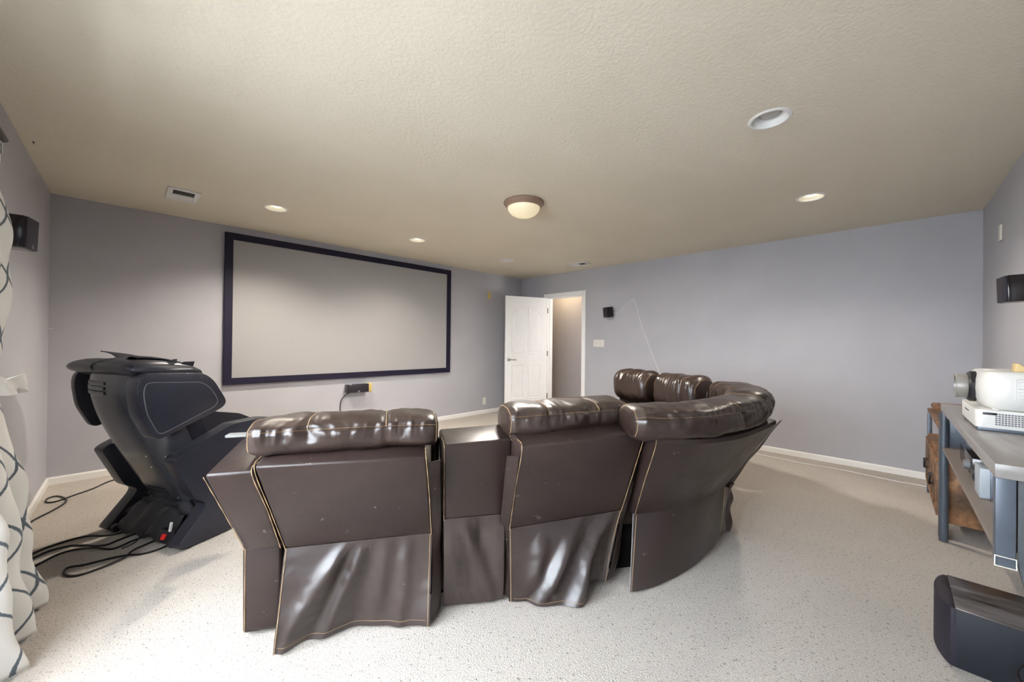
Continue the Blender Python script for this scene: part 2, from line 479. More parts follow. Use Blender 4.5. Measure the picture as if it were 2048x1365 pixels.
# door leaf, open into the room
hx, hy = X1 - 0.022, DY1 - 0.02
fx, fy = 4.483, 4.628
dv = V((fx - hx, fy - hy, 0)); DW = dv.length; dv.normalize()
dn = V((dv.y, -dv.x, 0))
if dn.dot(V((-hx, -hy, 0))) < 0: dn = -dn              # towards the camera side
dr = thing('door_1', None, None, (hx, hy, 0.012)); dr['kind'] = 'structure'
DF = lambda a, b, d: V((hx, hy, 0.012)) + dv * a + V((0, 0, b)) + dn * d
T = 0.018; DHt = 2.018
g = G().prism([(0, 0), (DW, 0), (DW, DHt), (0, DHt)], DF, -T, T, 0.002, 1)
def moulding(g, inset, side):
    """a raised moulding around a door panel and its raised field; inset(q) = the outline moved in by q"""
    n = len(inset(0))
    prof = [(0, 0.0), (0.006, -0.002), (0.014, -0.0062), (0.022, -0.0064), (0.038, -0.001), (0.046, 0.0)]
    rs = []
    for q, h in prof:
        rs.append([DF(a, b, side * (T + 0.007 + h)) for a, b in inset(q)])
    rs.insert(0, [DF(a, b, side * (T - 0.001)) for a, b in inset(-0.006)])
    rs.insert(1, [DF(a, b, side * (T + 0.007)) for a, b in inset(-0.003)])
    g.rings(rs, cap=False)
    fl_ = [DF(a, b, side * (T + 0.007)) for a, b in inset(0.046)]
    if n == 4: g.add(fl_, [(0, 1, 2, 3)])
    else:
        q0, q1 = fl_[0], fl_[1]; tops_ = fl_[2:]; m_ = len(tops_)
        bots_ = [q1 + (q0 - q1) * (i / (m_ - 1)) for i in range(m_)]
        g.add(tops_ + bots_, [(i, i + 1, m_ + i + 1, m_ + i) for i in range(m_ - 1)])
def arch(x0, x1, z0, z1, rise, inner_right):
    pts = [(x0, z0), (x1, z0)]
    k = 10; tops = []
    for i in range(k + 1):
        t = i / k
        s = t if inner_right else 1 - t
        sm = s * s * (3 - 2 * s)
        tops.append((x0 + (x1 - x0) * t, z1 + rise * sm))
    return pts + tops[::-1]
ax = [(0.115, 0.345), (0.415, 0.645)]
sc_ = DW / 0.76
for side in (1, -1):
    for q, (a, b) in enumerate(ax):
        a *= sc_; b *= sc_
        moulding(g, lambda i, a=a, b=b, q=q: arch(a + i, b - i, 1.04 + i, 1.74 - i, 0.10, q == 0), side)
        moulding(g, lambda i, a=a, b=b: [(a + i, 0.26 + i), (b - i, 0.26 + i), (b - i, 0.84 - i), (a + i, 0.84 - i)], side)
obj('slab', g, M['white_paint'], dr, smooth=False)
g = G(); g.lathe([(0.027, 0), (0.027, 0.006), (0.022, 0.012), (0.011, 0.014), (0.011, 0.045), (0.0, 0.045)], DF(DW - 0.065, 0.93, T), 24, dn)
g.tube([DF(DW - 0.065, 0.93, T + 0.045), DF(DW - 0.10, 0.93, T + 0.05), DF(DW - 0.185, 0.925, T + 0.045)], 0.0085, 10, 5)
obj('handle', g, M['steel'], dr)
for z in (0.25, 1.0, 1.76):
    g = G().tube([V((hx + 0.006, hy, z)) + dn * 0.012, V((hx + 0.006, hy, z + 0.09)) + dn * 0.012], 0.008, 10)
    g.box((hx + 0.004, hy - 0.012, z), (hx + 0.022, hy + 0.012, z + 0.09))
    obj('hinge', g, M['dark_steel'], dr)

# ------------------------------------------------------------------ ceiling fittings
def can_light(x, y, lit, label):
    t = thing('recessed_light', label, 'ceiling light', (x, y, H - 0.006), 'recessed ceiling lights')
    g = G().lathe([(0.100, 0.006), (0.101, 0.0), (0.094, -0.006), (0.084, -0.006), (0.078, 0.002), (0.078, 0.012)], (x, y, H), 56, cap=False)
    obj('trim_ring', g, M['white_metal'], t)
    g = G().lathe([(0.079, 0.006), (0.070, 0.018), (0.062, 0.034), (0.061, 0.09), (0.0, 0.09)], (x, y, H), 48, cap=False)
    obj('baffle', g, M['white_metal'], t)
    g = G().lathe([(0.0, 0.010), (0.022, 0.012), (0.042, 0.020), (0.053, 0.034), (0.052, 0.05), (0.035, 0.088)], (x, y, H), 36, cap=False)
    obj('bulb', g, M['bulb_on'] if lit else M['frosted_bulb'], t)
labs = ['lit recessed ceiling light near the left ceiling vent, left of the screen top', 'lit recessed ceiling light above the top right half of the projection screen',
        'unlit recessed ceiling light farthest away, near the open white door', 'lit recessed ceiling light over the right part of the room, near the plain grey wall',
        'large unlit recessed ceiling light with visible bulb, nearest to the viewer']
for (x, y, lit), lb in zip(CANS, labs): can_light(x, y, lit, lb)

cx, cy = 2.372, 2.235
t = thing('dome_ceiling_light', 'bronze rimmed flush ceiling light with glowing cream glass dome', 'ceiling light', (cx, cy, H - 0.13))
obj('base_ring', G().lathe([(0.0, 0), (0.172, 0), (0.174, -0.012), (0.166, -0.024), (0.158, -0.034), (0.148, -0.046), (0.138, -0.048), (0.138, -0.03)], (cx, cy, H), 64, cap=False), M['bronze'], t)
obj('glass_dome', G().lathe([(0.140, -0.040), (0.139, -0.052), (0.130, -0.075), (0.110, -0.098), (0.08, -0.115), (0.045, -0.126), (0.0, -0.130)], (cx, cy, H), 64, cap=False), M['dome_glass'], t)

def vent(x0, x1, y0, y1, label, long_x, dark_first):
    t = thing('ceiling_vent', label, 'vent', ((x0 + x1) / 2, (y0 + y1) / 2, H - 0.012), 'ceiling vents')
    b = 0.035; z0, z1 = H - 0.012, H
    g = G()
    g.box((x0, y0, z0), (x1, y0 + b, z1), 0.003); g.box((x0, y1 - b, z0), (x1, y1, z1), 0.003)
    g.box((x0, y0 + b, z0), (x0 + b, y1 - b, z1), 0.003); g.box((x1 - b, y0 + b, z0), (x1, y1 - b, z1), 0.003)
    obj('frame', g, M['white_metal'], t)
    obj('backing', G().box((x0 + b, y0 + b, H - 0.003), (x1 - b, y1 - b, H - 0.0005)), M['slot'], t, smooth=False)
    ix0, ix1, iy0, iy1 = x0 + b, x1 - b, y0 + b, y1 - b
    g = G()
    if long_x:   # louvres run along y; the half next to x1 is closed
        mid = (ix0 + ix1) / 2
        g.hexa([(mid, iy0, z0 + .001), (ix1, iy0, H - .004), (mid, iy1, z0 + .001), (ix1, iy1, H - .004), (mid, iy0, z0 + .003), (ix1, iy0, H - .002), (mid, iy1, z0 + .003), (ix1, iy1, H - .002)])
        for k in range(4):
            xx = ix0 + (mid - ix0) * (k + 0.5) / 4
            g.hexa([(xx - .004, iy0, z0 + .004), (xx - .002, iy0, z0 + .004), (xx - .004, iy1, z0 + .004), (xx - .002, iy1, z0 + .004), (xx + .004, iy0, H - .003), (xx + .006, iy0, H - .003), (xx + .004, iy1, H - .003), (xx + .006, iy1, H - .003)])
    else:
        mid = (iy0 + iy1) / 2
        lo, hi = (mid, iy1) if dark_first else (iy0, mid)
        g.box((ix0, lo, H - .009), (ix1, hi, H - .004))
        a, b2 = (iy0, mid) if dark_first else (mid, iy1)
        for k in range(4):
            yy = a + (b2 - a) * (k + 0.5) / 4
            g.hexa([(ix0, yy - .004, z0 + .004), (ix1, yy - .004, z0 + .004), (ix0, yy - .002, z0 + .004), (ix1, yy - .002, z0 + .004), (ix0, yy + .004, H - .003), (ix1, yy + .004, H - .003), (ix0, yy + .006, H - .003), (ix1, yy + .006, H - .003)])
    obj('louvre', g, M['white_metal'], t, smooth=False)
vent(0.193, 0.398, 4.03, 4.36, 'white ceiling vent at far left, above the black massage chair', False, True)
vent(4.69, 4.895, 3.19, 3.50, 'small ceiling vent high above the door to the hallway', False, True)
top('ceiling_hook', G().lathe([(0.006, 0), (0.006, -0.004), (0.002, -0.006), (0.002, -0.015), (0, -0.016)], (X0 + 0.05, 3.745, H), 12), M['dark_steel'], 'tiny dark screw hook in the ceiling by the left wall', 'hook')

# ------------------------------------------------------------------ things on the walls
sx0, sx1, sz0, sz1 = 0.685, 3.575, 0.752, 2.366
t = thing('projection_screen', 'wide projection screen with black frame on the far grey wall', 'projection screen', ((sx0 + sx1) / 2, Y1, sz0))
b = 0.072; ya, yb = Y1 - 0.042, Y1 - 0.002
g = G()
P = [(sx0, sz0), (sx1, sz0), (sx1, sz1), (sx0, sz1)]; Q = [(sx0 + b, sz0 + b), (sx1 - b, sz0 + b), (sx1 - b, sz1 - b), (sx0 + b, sz1 - b)]
for i in range(4):
    j = (i + 1) % 4
    p = [P[i], P[j], Q[i], Q[j]]
    g.hexa([(p[0][0], ya, p[0][1]), (p[1][0], ya, p[1][1]), (p[0][0], yb, p[0][1]), (p[1][0], yb, p[1][1]),
            (p[2][0], ya, p[2][1]), (p[3][0], ya, p[3][1]), (p[2][0], yb, p[2][1]), (p[3][0], yb, p[3][1])], 0.002, 1)
obj('frame', g, M['velvet'], t)
obj('screen_fabric', G().box((sx0 + b - 0.01, Y1 - 0.03, sz0 + b - 0.01), (sx1 - b + 0.01, Y1 - 0.024, sz1 - b + 0.01)), M['screen'], t, smooth=False)

t = thing('center_speaker', 'small black horizontal speaker on the wall under the screen', 'speaker', (2.09, Y1 - 0.05, 0.565))
obj('cabinet', G().box((1.95, Y1 - 0.10, 0.563), (2.226, Y1 - 0.004, 0.67), 0.004), M['gloss_black'], t)
obj('grille', G().box((1.953, Y1 - 0.108, 0.566), (2.223, Y1 - 0.098, 0.667), 0.003), M['speaker'], t)
obj('badge', G().lathe([(0, 0), (0.013, 0), (0.013, 0.0015), (0, 0.0015)], (2.09, Y1 - 0.108, 0.578), 20, (0, -1, 0)), M['silver'], t)
top('speaker_cable', G().tube([(1.985, Y1 - 0.05, 0.561), (1.95, Y1 - 0.02, 0.53), (1.905, Y1 - 0.012, 0.47), (1.893, Y1 - 0.01, 0.40), (1.893, Y1 - 0.01, 0.30), (1.875, Y1 - 0.012, 0.22), (1.86, Y1 - 0.02, 0.07), (1.86, Y1 - 0.03, 0.012)], 0.0055, 8, 6), M['black_cord'], 'black cable hanging down the wall from the speaker under the screen', 'cable')
top('wall_plate', G().box((2.236, Y1 - 0.008, 0.55), (2.312, Y1, 0.668), 0.003), M['yellow_plate'], 'yellowish wall plate partly behind the small speaker under the screen', 'wall plate')

def outlet(x, z, label):
    t = thing('outlet', label, 'outlet', (x, Y1, z))
    obj('cover_plate', G().box((x - 0.038, Y1 - 0.007, z - 0.06), (x + 0.038, Y1, z + 0.06), 0.003), M['plate'], t)
    for dz in (-0.026, 0.026):
        g = G().box((x - 0.016, Y1 - 0.009, z + dz - 0.014), (x + 0.016, Y1 - 0.006, z + dz + 0.014), 0.002)
        s = obj('socket', g, M['white_plastic'], t)
        obj('slot', G().box((x - 0.008, Y1 - 0.0095, z + dz - 0.005), (x - 0.006, Y1 - 0.0085, z + dz + 0.005)).box((x + 0.006, Y1 - 0.0095, z + dz - 0.005), (x + 0.008, Y1 - 0.0085, z + dz + 0.005)), M['slot'], s, smooth=False)
outlet(4.333, 0.213, 'white outlet low on the screen wall, left of the open door')
g = G().box((4.383, Y1 - 0.007, 1.995), (4.462, Y1, 2.11), 0.003)
g.lathe([(0.003, 0), (0.003, 0.001), (0, 0.001)], (4.4225, Y1 - 0.007, 2.085), 10, (0, -1, 0)); g.lathe([(0.003, 0), (0.003, 0.001), (0, 0.001)], (4.4225, Y1 - 0.007, 2.02), 10, (0, -1, 0))
top('blank_wall_plate', g, M['yellow_plate'], 'yellow blank wall plate high up, between the screen and the door', 'wall plate')

t = thing('light_switch', 'white four gang switch plate right of the doorway', 'light switch', (X1, 3.264, 1.235))
obj('cover_plate', G().box((X1 - 0.007, 3.165, 1.18), (X1, 3.363, 1.292), 0.003), M['plate'], t)
for k in range(4):
    y = 3.264 + (k - 1.5) * 0.046
    obj('toggle', G().box((X1 - 0.011, y - 0.016, 1.236 - 0.033), (X1 - 0.006, y + 0.016, 1.236 + 0.033), 0.002), M['white_plastic'], t)

def box_speaker(c, fwd, up, w, h, d, label, cat='speaker', badge=True, bracket=None):
    """satellite speaker; fwd = where its grille faces"""
    f = V(fwd).normalized(); uz = V(up).normalized(); s = f.cross(uz).normalized(); uz = s.cross(f)
    c = V(c)
    fr = lambda a, b, e: c + s * a + uz * b + f * e
    t = thing('wall_speaker', label, cat, tuple(c), 'satellite speakers on the walls')
    P = [fr(a, b, e) for b in (-h / 2, h / 2) for e in (-d / 2, d / 2) for a in (-w / 2, w / 2)]
    obj('cabinet', G().hexa(P, 0.006), M['gloss_black'], t)
    e0, e1 = d / 2 - 0.002, d / 2 + 0.010
    P = [fr(a * 0.97, b * 0.97, e) for b in (-h / 2, h / 2) for e in (e0, e1) for a in (-w / 2, w / 2)]
    obj('grille', G().hexa(P, 0.004), M['speaker'], t)
    if badge: obj('badge', G().lathe([(0, 0), (0.011, 0), (0.011, 0.0015), (0, 0.0015)], fr(0, -h * 0.40, e1), 16, f), M['silver'], t)
    if bracket:
        obj('bracket', G().tube([fr(0, 0, -d / 2 + 0.005), V(bracket)], 0.012, 10), M['black_plastic'], t)
    return t
box_speaker((5.135, 3.043, 1.712), (-0.90, 0.42, -0.12), (0, 0, 1), 0.108, 0.155, 0.10, 'small black speaker on the door wall, above the switch plate', bracket=(X1, 3.02, 1.72))
box_speaker((-0.418, 3.065, 1.752), (0.985, -0.17, -0.03), (0, 0, 1), 0.125, 0.158, 0.115, 'black speaker on the left wall beside the patterned curtain', bracket=(X0, 3.07, 1.75))
box_speaker((3.575, -0.512, 1.572), (-0.10, 0.995, -0.03), (0, 0, 1), 0.135, 0.152, 0.09, 'black speaker on the right wall above the projector', badge=False, bracket=(3.575, Y0, 1.572))

top('wall_wire', G().tube([(X1 - 0.06, 3.0, 1.70), (X1 - 0.006, 2.935, 1.715), (X1 - 0.005, 2.80, 1.82), (X1 - 0.006, 2.70, 1.89), (X1 - 0.008, 2.672, 1.90), (X1 - 0.006, 2.65, 1.84), (X1 - 0.006, 2.56, 1.52), (X1 - 0.006, 2.45, 1.25), (X1 - 0.006, 2.36, 1.02), (X1 - 0.006, 2.28, 0.82), (X1 - 0.01, 2.20, 0.50), (X1 - 0.03, 2.12, 0.10), (X1 - 0.05, 2.08, 0.006)], 0.0035, 6, 4), M['white_cord'], 'thin white wire running from the small speaker down the door wall', 'wire')
top('floor_wire', G().tube([(5.0, 1.9, 0.005), (5.01, 1.4, 0.005), (4.99, 1.0, 0.005), (4.96, 0.6, 0.005), (4.985, 0.3, 0.005), (4.94, 0.0, 0.005), (4.95, -0.22, 0.005), (4.93, -0.45, 0.005)], 0.0045, 6, 5), M['white_cord'], 'thin white wire lying on the carpet along the right baseboard', 'wire')
top('speaker_wire', G().tube([(3.60, Y0 + 0.02, 1.492), (3.605, Y0 + 0.01, 1.42), (3.62, Y0 + 0.008, 1.30), (3.61, Y0 + 0.008, 1.18), (3.61, Y0 + 0.01, 0.95), (3.61, Y0 + 0.012, 0.88)], 0.006, 6, 6), M['white_cord'], 'white cable hanging from the speaker on the right wall', 'wire')
top('wall_bracket', G().box((4.435, Y0, 2.012), (4.49, Y0 + 0.012, 2.128), 0.003), M['plate'], 'narrow cream plate high on the right wall above the black speaker', 'wall plate')
top('wall_stub', G().tube([(X0 + 0.002, Y1 - 0.02, 1.305), (X0 + 0.03, Y1 - 0.03, 1.309)], 0.003, 6), M['white_cord'], 'short white wire stub in the left corner of the screen wall', 'wire')

# ------------------------------------------------------------------ curtain
def curtain_x(z):
    T_ = [(0.0, -0.262), (0.28, -0.292), (0.51, -0.314), (0.74, -0.352), (0.96, -0.394), (1.10, -0.412), (1.2, -0.398), (1.375, -0.364), (1.615, -0.371), (1.80, -0.392), (1.93, -0.406), (2.07, -0.390), (2.3, -0.39)]
    for (a, xa), (b_, xb) in zip(T_, T_[1:]):
        if z <= b_:
            s = (z - a) / (b_ - a); s = s * s * (3 - 2 * s); return xa + (xb - xa) * s
    return -0.39
CY1, CL = 2.72, 0.56
def curtain_pt(a, b):
    z = 0.022 + 2.04 * b
    tie = math.exp(-((z - 1.09) / 0.20) ** 2)
    y = CY1 + 0.04 * max(0, 0.3 - z) - (1 - a) * CL * (1 - 0.12 * tie)
    xf = curtain_x(z); xb_ = X0 + 0.045
    ph = (1 - a) * 2.4 * 2 * math.pi + 0.5 * math.sin(z * 1.7) * (1 - a) - 0.35
    q = 0.5 + 0.5 * math.cos(ph)
    q = q ** 0.8
    x = xb_ + (xf - xb_) * q + 0.008 * math.sin(z * 11 + a * 14) * (0.4 + 0.6 * (1 - tie))
    x += 0.006 * math.sin(z * 23 + 1.0 + a * 5)
    return V((max(x, X0 + 0.03), y + 0.006 * math.sin(z * 9), z))
ARC = [0.0]
for i in range(160): ARC.append(ARC[-1] + (curtain_pt((i + 1) / 160, 0.3) - curtain_pt(i / 160, 0.3)).length)
t = thing('curtain', 'off-white curtain with grey trellis pattern at the left edge', 'curtain', (-0.39, 2.3, 0.02))
g = G().grid(curtain_pt, 160, 130, lambda a, b: (ARC[round(a * 160)], b * 2.05))
o = obj('drape', g, M['curtain'], t, angle=180)
md = o.modifiers.new('thick', 'SOLIDIFY'); md.thickness = 0.003
g = G()
def tie_pt(a, b):
    ang = a * 1.0
    y = 2.05 + 0.72 * a; x = -0.355 + 0.05 * math.sin(a * 3.0) + 0.012 * math.sin(a * 22 + b * 3)
    return V((x, y, 1.075 + 0.055 * (b - 0.5) - 0.05 * a + 0.012 * math.sin(a * 15)))
g.sheet(tie_pt, 40, 6, (1, 0, 0), 0.006)
obj('tieback', g, M['curtain'], t)
obj('rod', G().tube([(-0.39, 0.0, 2.075), (-0.39, 2.68, 2.075)], 0.012, 12), M['dark_steel'], t)

# ------------------------------------------------------------------ sectional sofa
A1 = R(-28); S0 = V((0.40, 1.685, 0))
U1 = V((math.cos(A1), math.sin(A1), 0)); N1 = V((math.sin(A1), -math.cos(A1), 0)); Z = V((0, 0, 1))
def S(u, k, z): return S0 + U1 * u + N1 * k + Z * z
A3 = R(68); S3o = V((3.56, 1.02, 0))
U3 = V((math.cos(A3), math.sin(A3), 0)); N3 = V((math.sin(A3), -math.cos(A3), 0))
def S3(u, k, z): return S3o + U3 * u + N3 * k + Z * z

sofa = thing('sectional_sofa', 'large brown leather sectional sofa seen from behind, middle of room', 'sofa', (1.75, 1.5, 0))
L_, LP, TH = M['leather'], M['leather_pad'], M['thread']

def stitch(parent, pts, r=0.0017, name='stitching'):
    obj(name, G().tube(pts, r, 6, 10, beads=2), TH, parent)

def panel(F, TL, TR, BL, BR, dtop, dbot, rise, name='back_panel', bev=0.014):
    """leaning upholstered slab: outer face given by 4 (u,k,z); dtop/dbot depth inward"""
    P = [F(*BL), F(*BR), F(BL[0], BL[1] - dbot, BL[2]), F(BR[0], BR[1] - dbot, BR[2]),
         F(*TL), F(*TR), F(TL[0], TL[1] - dtop, TL[2] + rise), F(TR[0], TR[1] - dtop, TR[2] + rise)]
    bm = bmesh.new()
    vs = [bm.verts.new(p) for p in P]
    for f in [(0, 2, 3, 1), (4, 5, 7, 6), (0, 1, 5, 4), (2, 6, 7, 3), (0, 4, 6, 2), (1, 3, 7, 5)]: bm.faces.new([vs[i] for i in f])
    bmesh.ops.recalc_face_normals(bm, faces=bm.faces)
    bmesh.ops.bevel(bm, geom=list(bm.edges), offset=bev, segments=3, profile=0.5, affect='EDGES', clamp_overlap=True)
    return obj(name, G().take(bm), L_, sofa)

def sheet_between(topf, hemf, nrm, fold, nu=48, nv=28, mat=None, parent=None, name='skirt', th=0.004):
    fn = lambda a, b: lerp(topf(a), hemf(a), b) + V(nrm) * fold(a, b)
    return obj(name, G().sheet(fn, nu, nv, nrm, th), mat or M['leather_skirt'], parent or sofa, angle=60)

def roll(name, path, side, a, b, n=170, m=64, grooves=(), parent=None, seed=0.0, wr=1.0, drop=0.0, seams=True, mat=None):
    """head cushion swept along path(t); side(t) = outward unit vector"""
    rs = []; keep = {}
    ez = V((0, 0, 1))
    pts = [path(i / n) for i in range(n + 1)]
    L = sum((pts[i + 1] - pts[i]).length for i in range(n))
    for i in range(n + 1):
        t = i / n
        e = min(t, 1 - t) * L                       # distance from the nearest end
        endr = min(1.0, e / 0.075)
        sc = 0.60 + 0.40 * math.sqrt(max(0, 1 - (1 - endr) ** 2))
        if i in (0, n): sc = 0.52
        ring = []
        for k in range(m):
            ph = 2 * math.pi * k / m
            c_, s_ = math.cos(ph), math.sin(ph)
            pw = 0.78
            qx = math.copysign(abs(c_) ** pw, c_) * a; qz = math.copysign(abs(s_) ** pw, s_) * b
            d = 1.0
            for gr in grooves: d -= 0.075 * math.exp(-((t - gr) * L / 0.016) ** 2) * (0.3 + 0.7 * max(0, s_ + 0.25))
            s5 = seed * 3.7
            xx = t * L
            warp = 0.030 * mnoise.noise(V((xx * 6 + s5, ph * 0.9, 2.0)))
            w1 = mnoise.noise(V(((xx + warp) * 26, ph * 0.7 + s5, seed)))
            w2 = mnoise.noise(V(((xx + warp) * 55, ph * 1.1 + s5, seed + 5)))
            wv = math.copysign(abs(w1) ** 0.8, w1) + 0.45 * w2
            nz = mnoise.noise(V((xx * 8 + seed, c_ * 1.5, s_ * 1.5)))
            near_seam = math.exp(-((ph - 0.42) / 0.55) ** 2) + math.exp(-((ph - 2.6) / 0.6) ** 2)
            d += wr * (0.065 * wv * (0.22 + near_seam) + 0.12 * nz)
            if seams: d -= 0.05 * math.exp(-((ph - 0.42) / 0.10) ** 2)
            ring.append(pts[i] + side(t) * (qx * sc * d) + ez * (qz * sc * d))
        rs.append(ring)
    o = obj(name, G().rings(rs), mat or LP, parent or sofa, angle=75)
    # seam threads
    if seams:
        kk = round(0.42 / (2 * math.pi) * m)
        stitch(o, [rs[i][kk] + (rs[i][kk] - pts[i]) * 0.008 for i in range(3, n - 2, 2)], 0.0007)
    for gr in grooves:
        i = round(gr * n)
        stitch(o, [rs[i][k] + (rs[i][k] - pts[i]) * 0.02 for k in range(round(0.07 * m), round(0.46 * m))], 0.0015)
    for i in (3, n - 3):
        stitch(o, [rs[i][k] + (rs[i][k] - pts[i]) * 0.012 for k in range(-round(0.12 * m), round(0.5 * m))], 0.0014)
    return o

# --- left recliner
TL, TR, BL, BR = (-0.028, 0.150, 0.790), (0.564, 0.158, 0.782), (0.022, -0.060, 0.388), (0.607, -0.058, 0.371)
p1 = panel(S, TL, TR, BL, BR, 0.26, 0.16, 0.055)
stitch(p1, [S(BR[0] - 0.004, BR[1] + 0.003, BR[2]), S(0.583, 0.056, 0.58), S(TR[0] - 0.004, TR[1] + 0.002, TR[2] - 0.01), S(TR[0] - 0.003, TR[1] - 0.07, TR[2] + 0.018)])
stitch(p1, [S(BL[0] + 0.003, BL[1] + 0.003, BL[2]), S(0.000, 0.052, 0.59), S(TL[0] + 0.004, TL[1] + 0.002, TL[2] - 0.01), S(TL[0] + 0.006, TL[1] - 0.06, TL[2] + 0.02)])
hem1 = [(0.0, 0.0, .014), (0.057, -0.012, .014), (0.162, -0.036, .014), (0.25, -0.056, .014), (0.35, -0.058, .014), (0.437, -0.034, .014), (0.52, -0.01, .014), (0.592, 0.018, .014)]
top1 = lambda a: lerp(S(*BL), S(*BR), a) + N1 * 0.002 + Z * 0.004
hm1 = lambda a: curve([S(*q) for q in hem1], a)
def ridge(x, c, w): return math.exp(-((x - c) / w) ** 2)
def crumple(a, b, sd, amp=0.004):
    n_ = mnoise.noise(V((a * 7 + sd, b * 5, sd))) + 0.5 * mnoise.noise(V((a * 16, b * 12 + sd, sd * 2)))
    return amp * n_ * min(1, b * 5)
def fold1(a, b):
    e = min(1, b * 4)
    f = 0.030 * ridge(a, 0.10 + 0.30 * (1 - b) ** 1.3, 0.055) * e * (1 - 0.5 * b)
    f += 0.022 * ridge(a, 0.30 + 0.22 * (1 - b), 0.05) * e * (1 - 0.6 * b)
    f -= 0.020 * ridge(a, 0.22 + 0.26 * (1 - b), 0.05) * e
    f += 0.018 * ridge(a, 0.60 + 0.06 * (1 - b), 0.06) * e * (1 - 0.5 * b)
    f -= 0.014 * ridge(a, 0.47 + 0.12 * (1 - b), 0.06) * e
    f += 0.014 * ridge(a, 0.82 - 0.05 * b, 0.05) * e
    return f + crumple(a, b, 1.3) + b * (1 - b) * 0.03 * math.sin(a * 5 + 0.6)
k1 = sheet_between(top1, hm1, N1, fold1, 80, 44)
f1 = lambda a, b: lerp(top1(a), hm1(a), b) + N1 * fold1(a, b)
stitch(k1, [f1(0.985, b / 20) + N1 * 0.003 for b in range(21)])
stitch(k1, [f1(0.012, b / 20) + N1 * 0.003 for b in range(21)])
stitch(k1, [f1(a / 30, 0.94) + N1 * 0.002 for a in range(1, 30)], 0.0009)
# hanging flap at the right edge of the left recliner
def flap(F, tops, bots, nrm, amp=0.004, name='side_flap', nv=26):
    fn = lambda a, b: lerp(curve([F(*q) for q in tops], b), curve([F(*q) for q in bots], b), a) + V(nrm) * (amp * math.sin(b * 14 + a * 2) * a)
    return obj(name, G().sheet(fn, 6, nv, nrm, 0.004), L_, sofa, angle=60)
flap(S, [(0.570, 0.145, 0.755), (0.588, 0.055, 0.57), (0.607, -0.055, 0.371), (0.607, -0.02, 0.2), (0.594, 0.018, 0.02)],
        [(0.620, 0.120, 0.755), (0.632, 0.030, 0.57), (0.650, -0.075, 0.371), (0.652, -0.07, 0.2), (0.649, -0.065, 0.03)], N1)
roll('head_cushion', lambda t: S(-0.082 + 0.70 * t, -0.025, 0.860 + 0.006 * math.sin(t * 3)), lambda t: N1, 0.135, 0.072, grooves=(0.30, 0.70), seed=1.3, wr=1.0)
panel(S, (0.603, -0.12, 0.79), (0.642, -0.12, 0.79), (0.610, -0.12, 0.05), (0.645, -0.12, 0.05), 0.55, 0.78, 0.0, 'inner_side_filler')
# --- left arm
p = panel(S, (-0.192, 0.105, 0.762), (-0.036, 0.125, 0.770), (-0.116, -0.050, 0.404), (0.014, -0.050, 0.398), 0.36, 0.12, 0.045, 'arm_wing')
stitch(p, [S(0.010, -0.046, 0.402), S(-0.012, 0.040, 0.585), S(-0.040, 0.128, 0.762), S(-0.044, 0.04, 0.778)])
stitch(p, [S(-0.114, -0.047, 0.41), S(-0.152, 0.030, 0.585), S(-0.190, 0.108, 0.755)])
p = panel(S, (-0.152, -0.135, 0.40), (-0.005, -0.135, 0.40), (-0.150, -0.140, 0.02), (-0.012, -0.140, 0.02), 0.86, 0.86, 0.0, 'arm')
stitch(p, [S(-0.140, -0.135, 0.395), S(-0.140, -0.138, 0.02)])
roll('arm_pad', lambda t: S(-0.085, -0.40 - 0.60 * t, 0.50), lambda t: U1, 0.095, 0.085, seams=False, seed=4.2, wr=0.4)
# --- console
p2 = panel(S, (0.640, 0.045, 0.790), (0.958, 0.018, 0.792), (0.656, -0.055, 0.424), (0.938, -0.050, 0.417), 0.19, 0.14, 0.032, 'console_panel')
stitch(p2, [S(0.658, -0.052, 0.424), S(0.650, 0.0, 0.60), S(0.643, 0.048, 0.782), S(0.643, -0.05, 0.803)])
stitch(p2, [S(0.954, 0.02, 0.785), S(0.954, -0.06, 0.805), S(0.954, -0.14, 0.82)])
tp = lambda a: lerp(S(0.657, -0.053, 0.430), S(0.938, -0.048, 0.423), a)
hp = lambda a: lerp(S(0.664, -0.080, 0.022), S(0.938, -0.042, 0.018), a)
k2 = sheet_between(tp, hp, N1, lambda a, b: b * (1 - b) * 0.05 * math.sin(a * 7 + 0.5 + b) + 0.02 * ridge(a, 0.30 + 0.5 * b, 0.10) * min(1, b * 4) * (1.1 - b) - 0.014 * ridge(a, 0.55 + 0.4 * b, 0.1) * min(1, b * 4) + crumple(a, b, 7.7), 40, 32)
panel(S, (0.655, -0.14, 0.43), (0.93, -0.14, 0.43), (0.66, -0.14, 0.05), (0.93, -0.13, 0.05), 0.70, 0.70, 0.12, 'console_box')
# --- right recliner
TL, TR, BL, BR = (0.955, 0.145, 0.788), (1.575, 0.150, 0.812), (0.962, -0.048, 0.346), (1.572, -0.040, 0.364)
p3 = panel(S, TL, TR, BL, BR, 0.26, 0.16, 0.055)
stitch(p3, [S(BL[0] + 0.004, BL[1] + 0.003, BL[2]), S(0.961, 0.052, 0.57), S(TL[0] + 0.004, TL[1] + 0.002, TL[2] - 0.008), S(TL[0] + 0.004, TL[1] - 0.06, TL[2] + 0.02)])
stitch(p3, [S(BR[0] - 0.004, BR[1] + 0.003, BR[2]), S(1.571, 0.058, 0.59), S(TR[0] - 0.006, TR[1] + 0.002, TR[2] - 0.008)])
hem3 = [(0.966, -0.038, .012), (1.04, -0.006, .012), (1.11, 0.03, .012), (1.18, 0.06, .012), (1.25, 0.075, .013), (1.315, 0.055, .016), (1.365, -0.005, .03), (1.415, -0.03, .035), (1.47, -0.012, .03)]
top3 = lambda a: lerp(S(*BL), S(*BR), a) + N1 * 0.002 + Z * 0.004
hm3 = lambda a: curve([S(*q) for q in hem3], a)
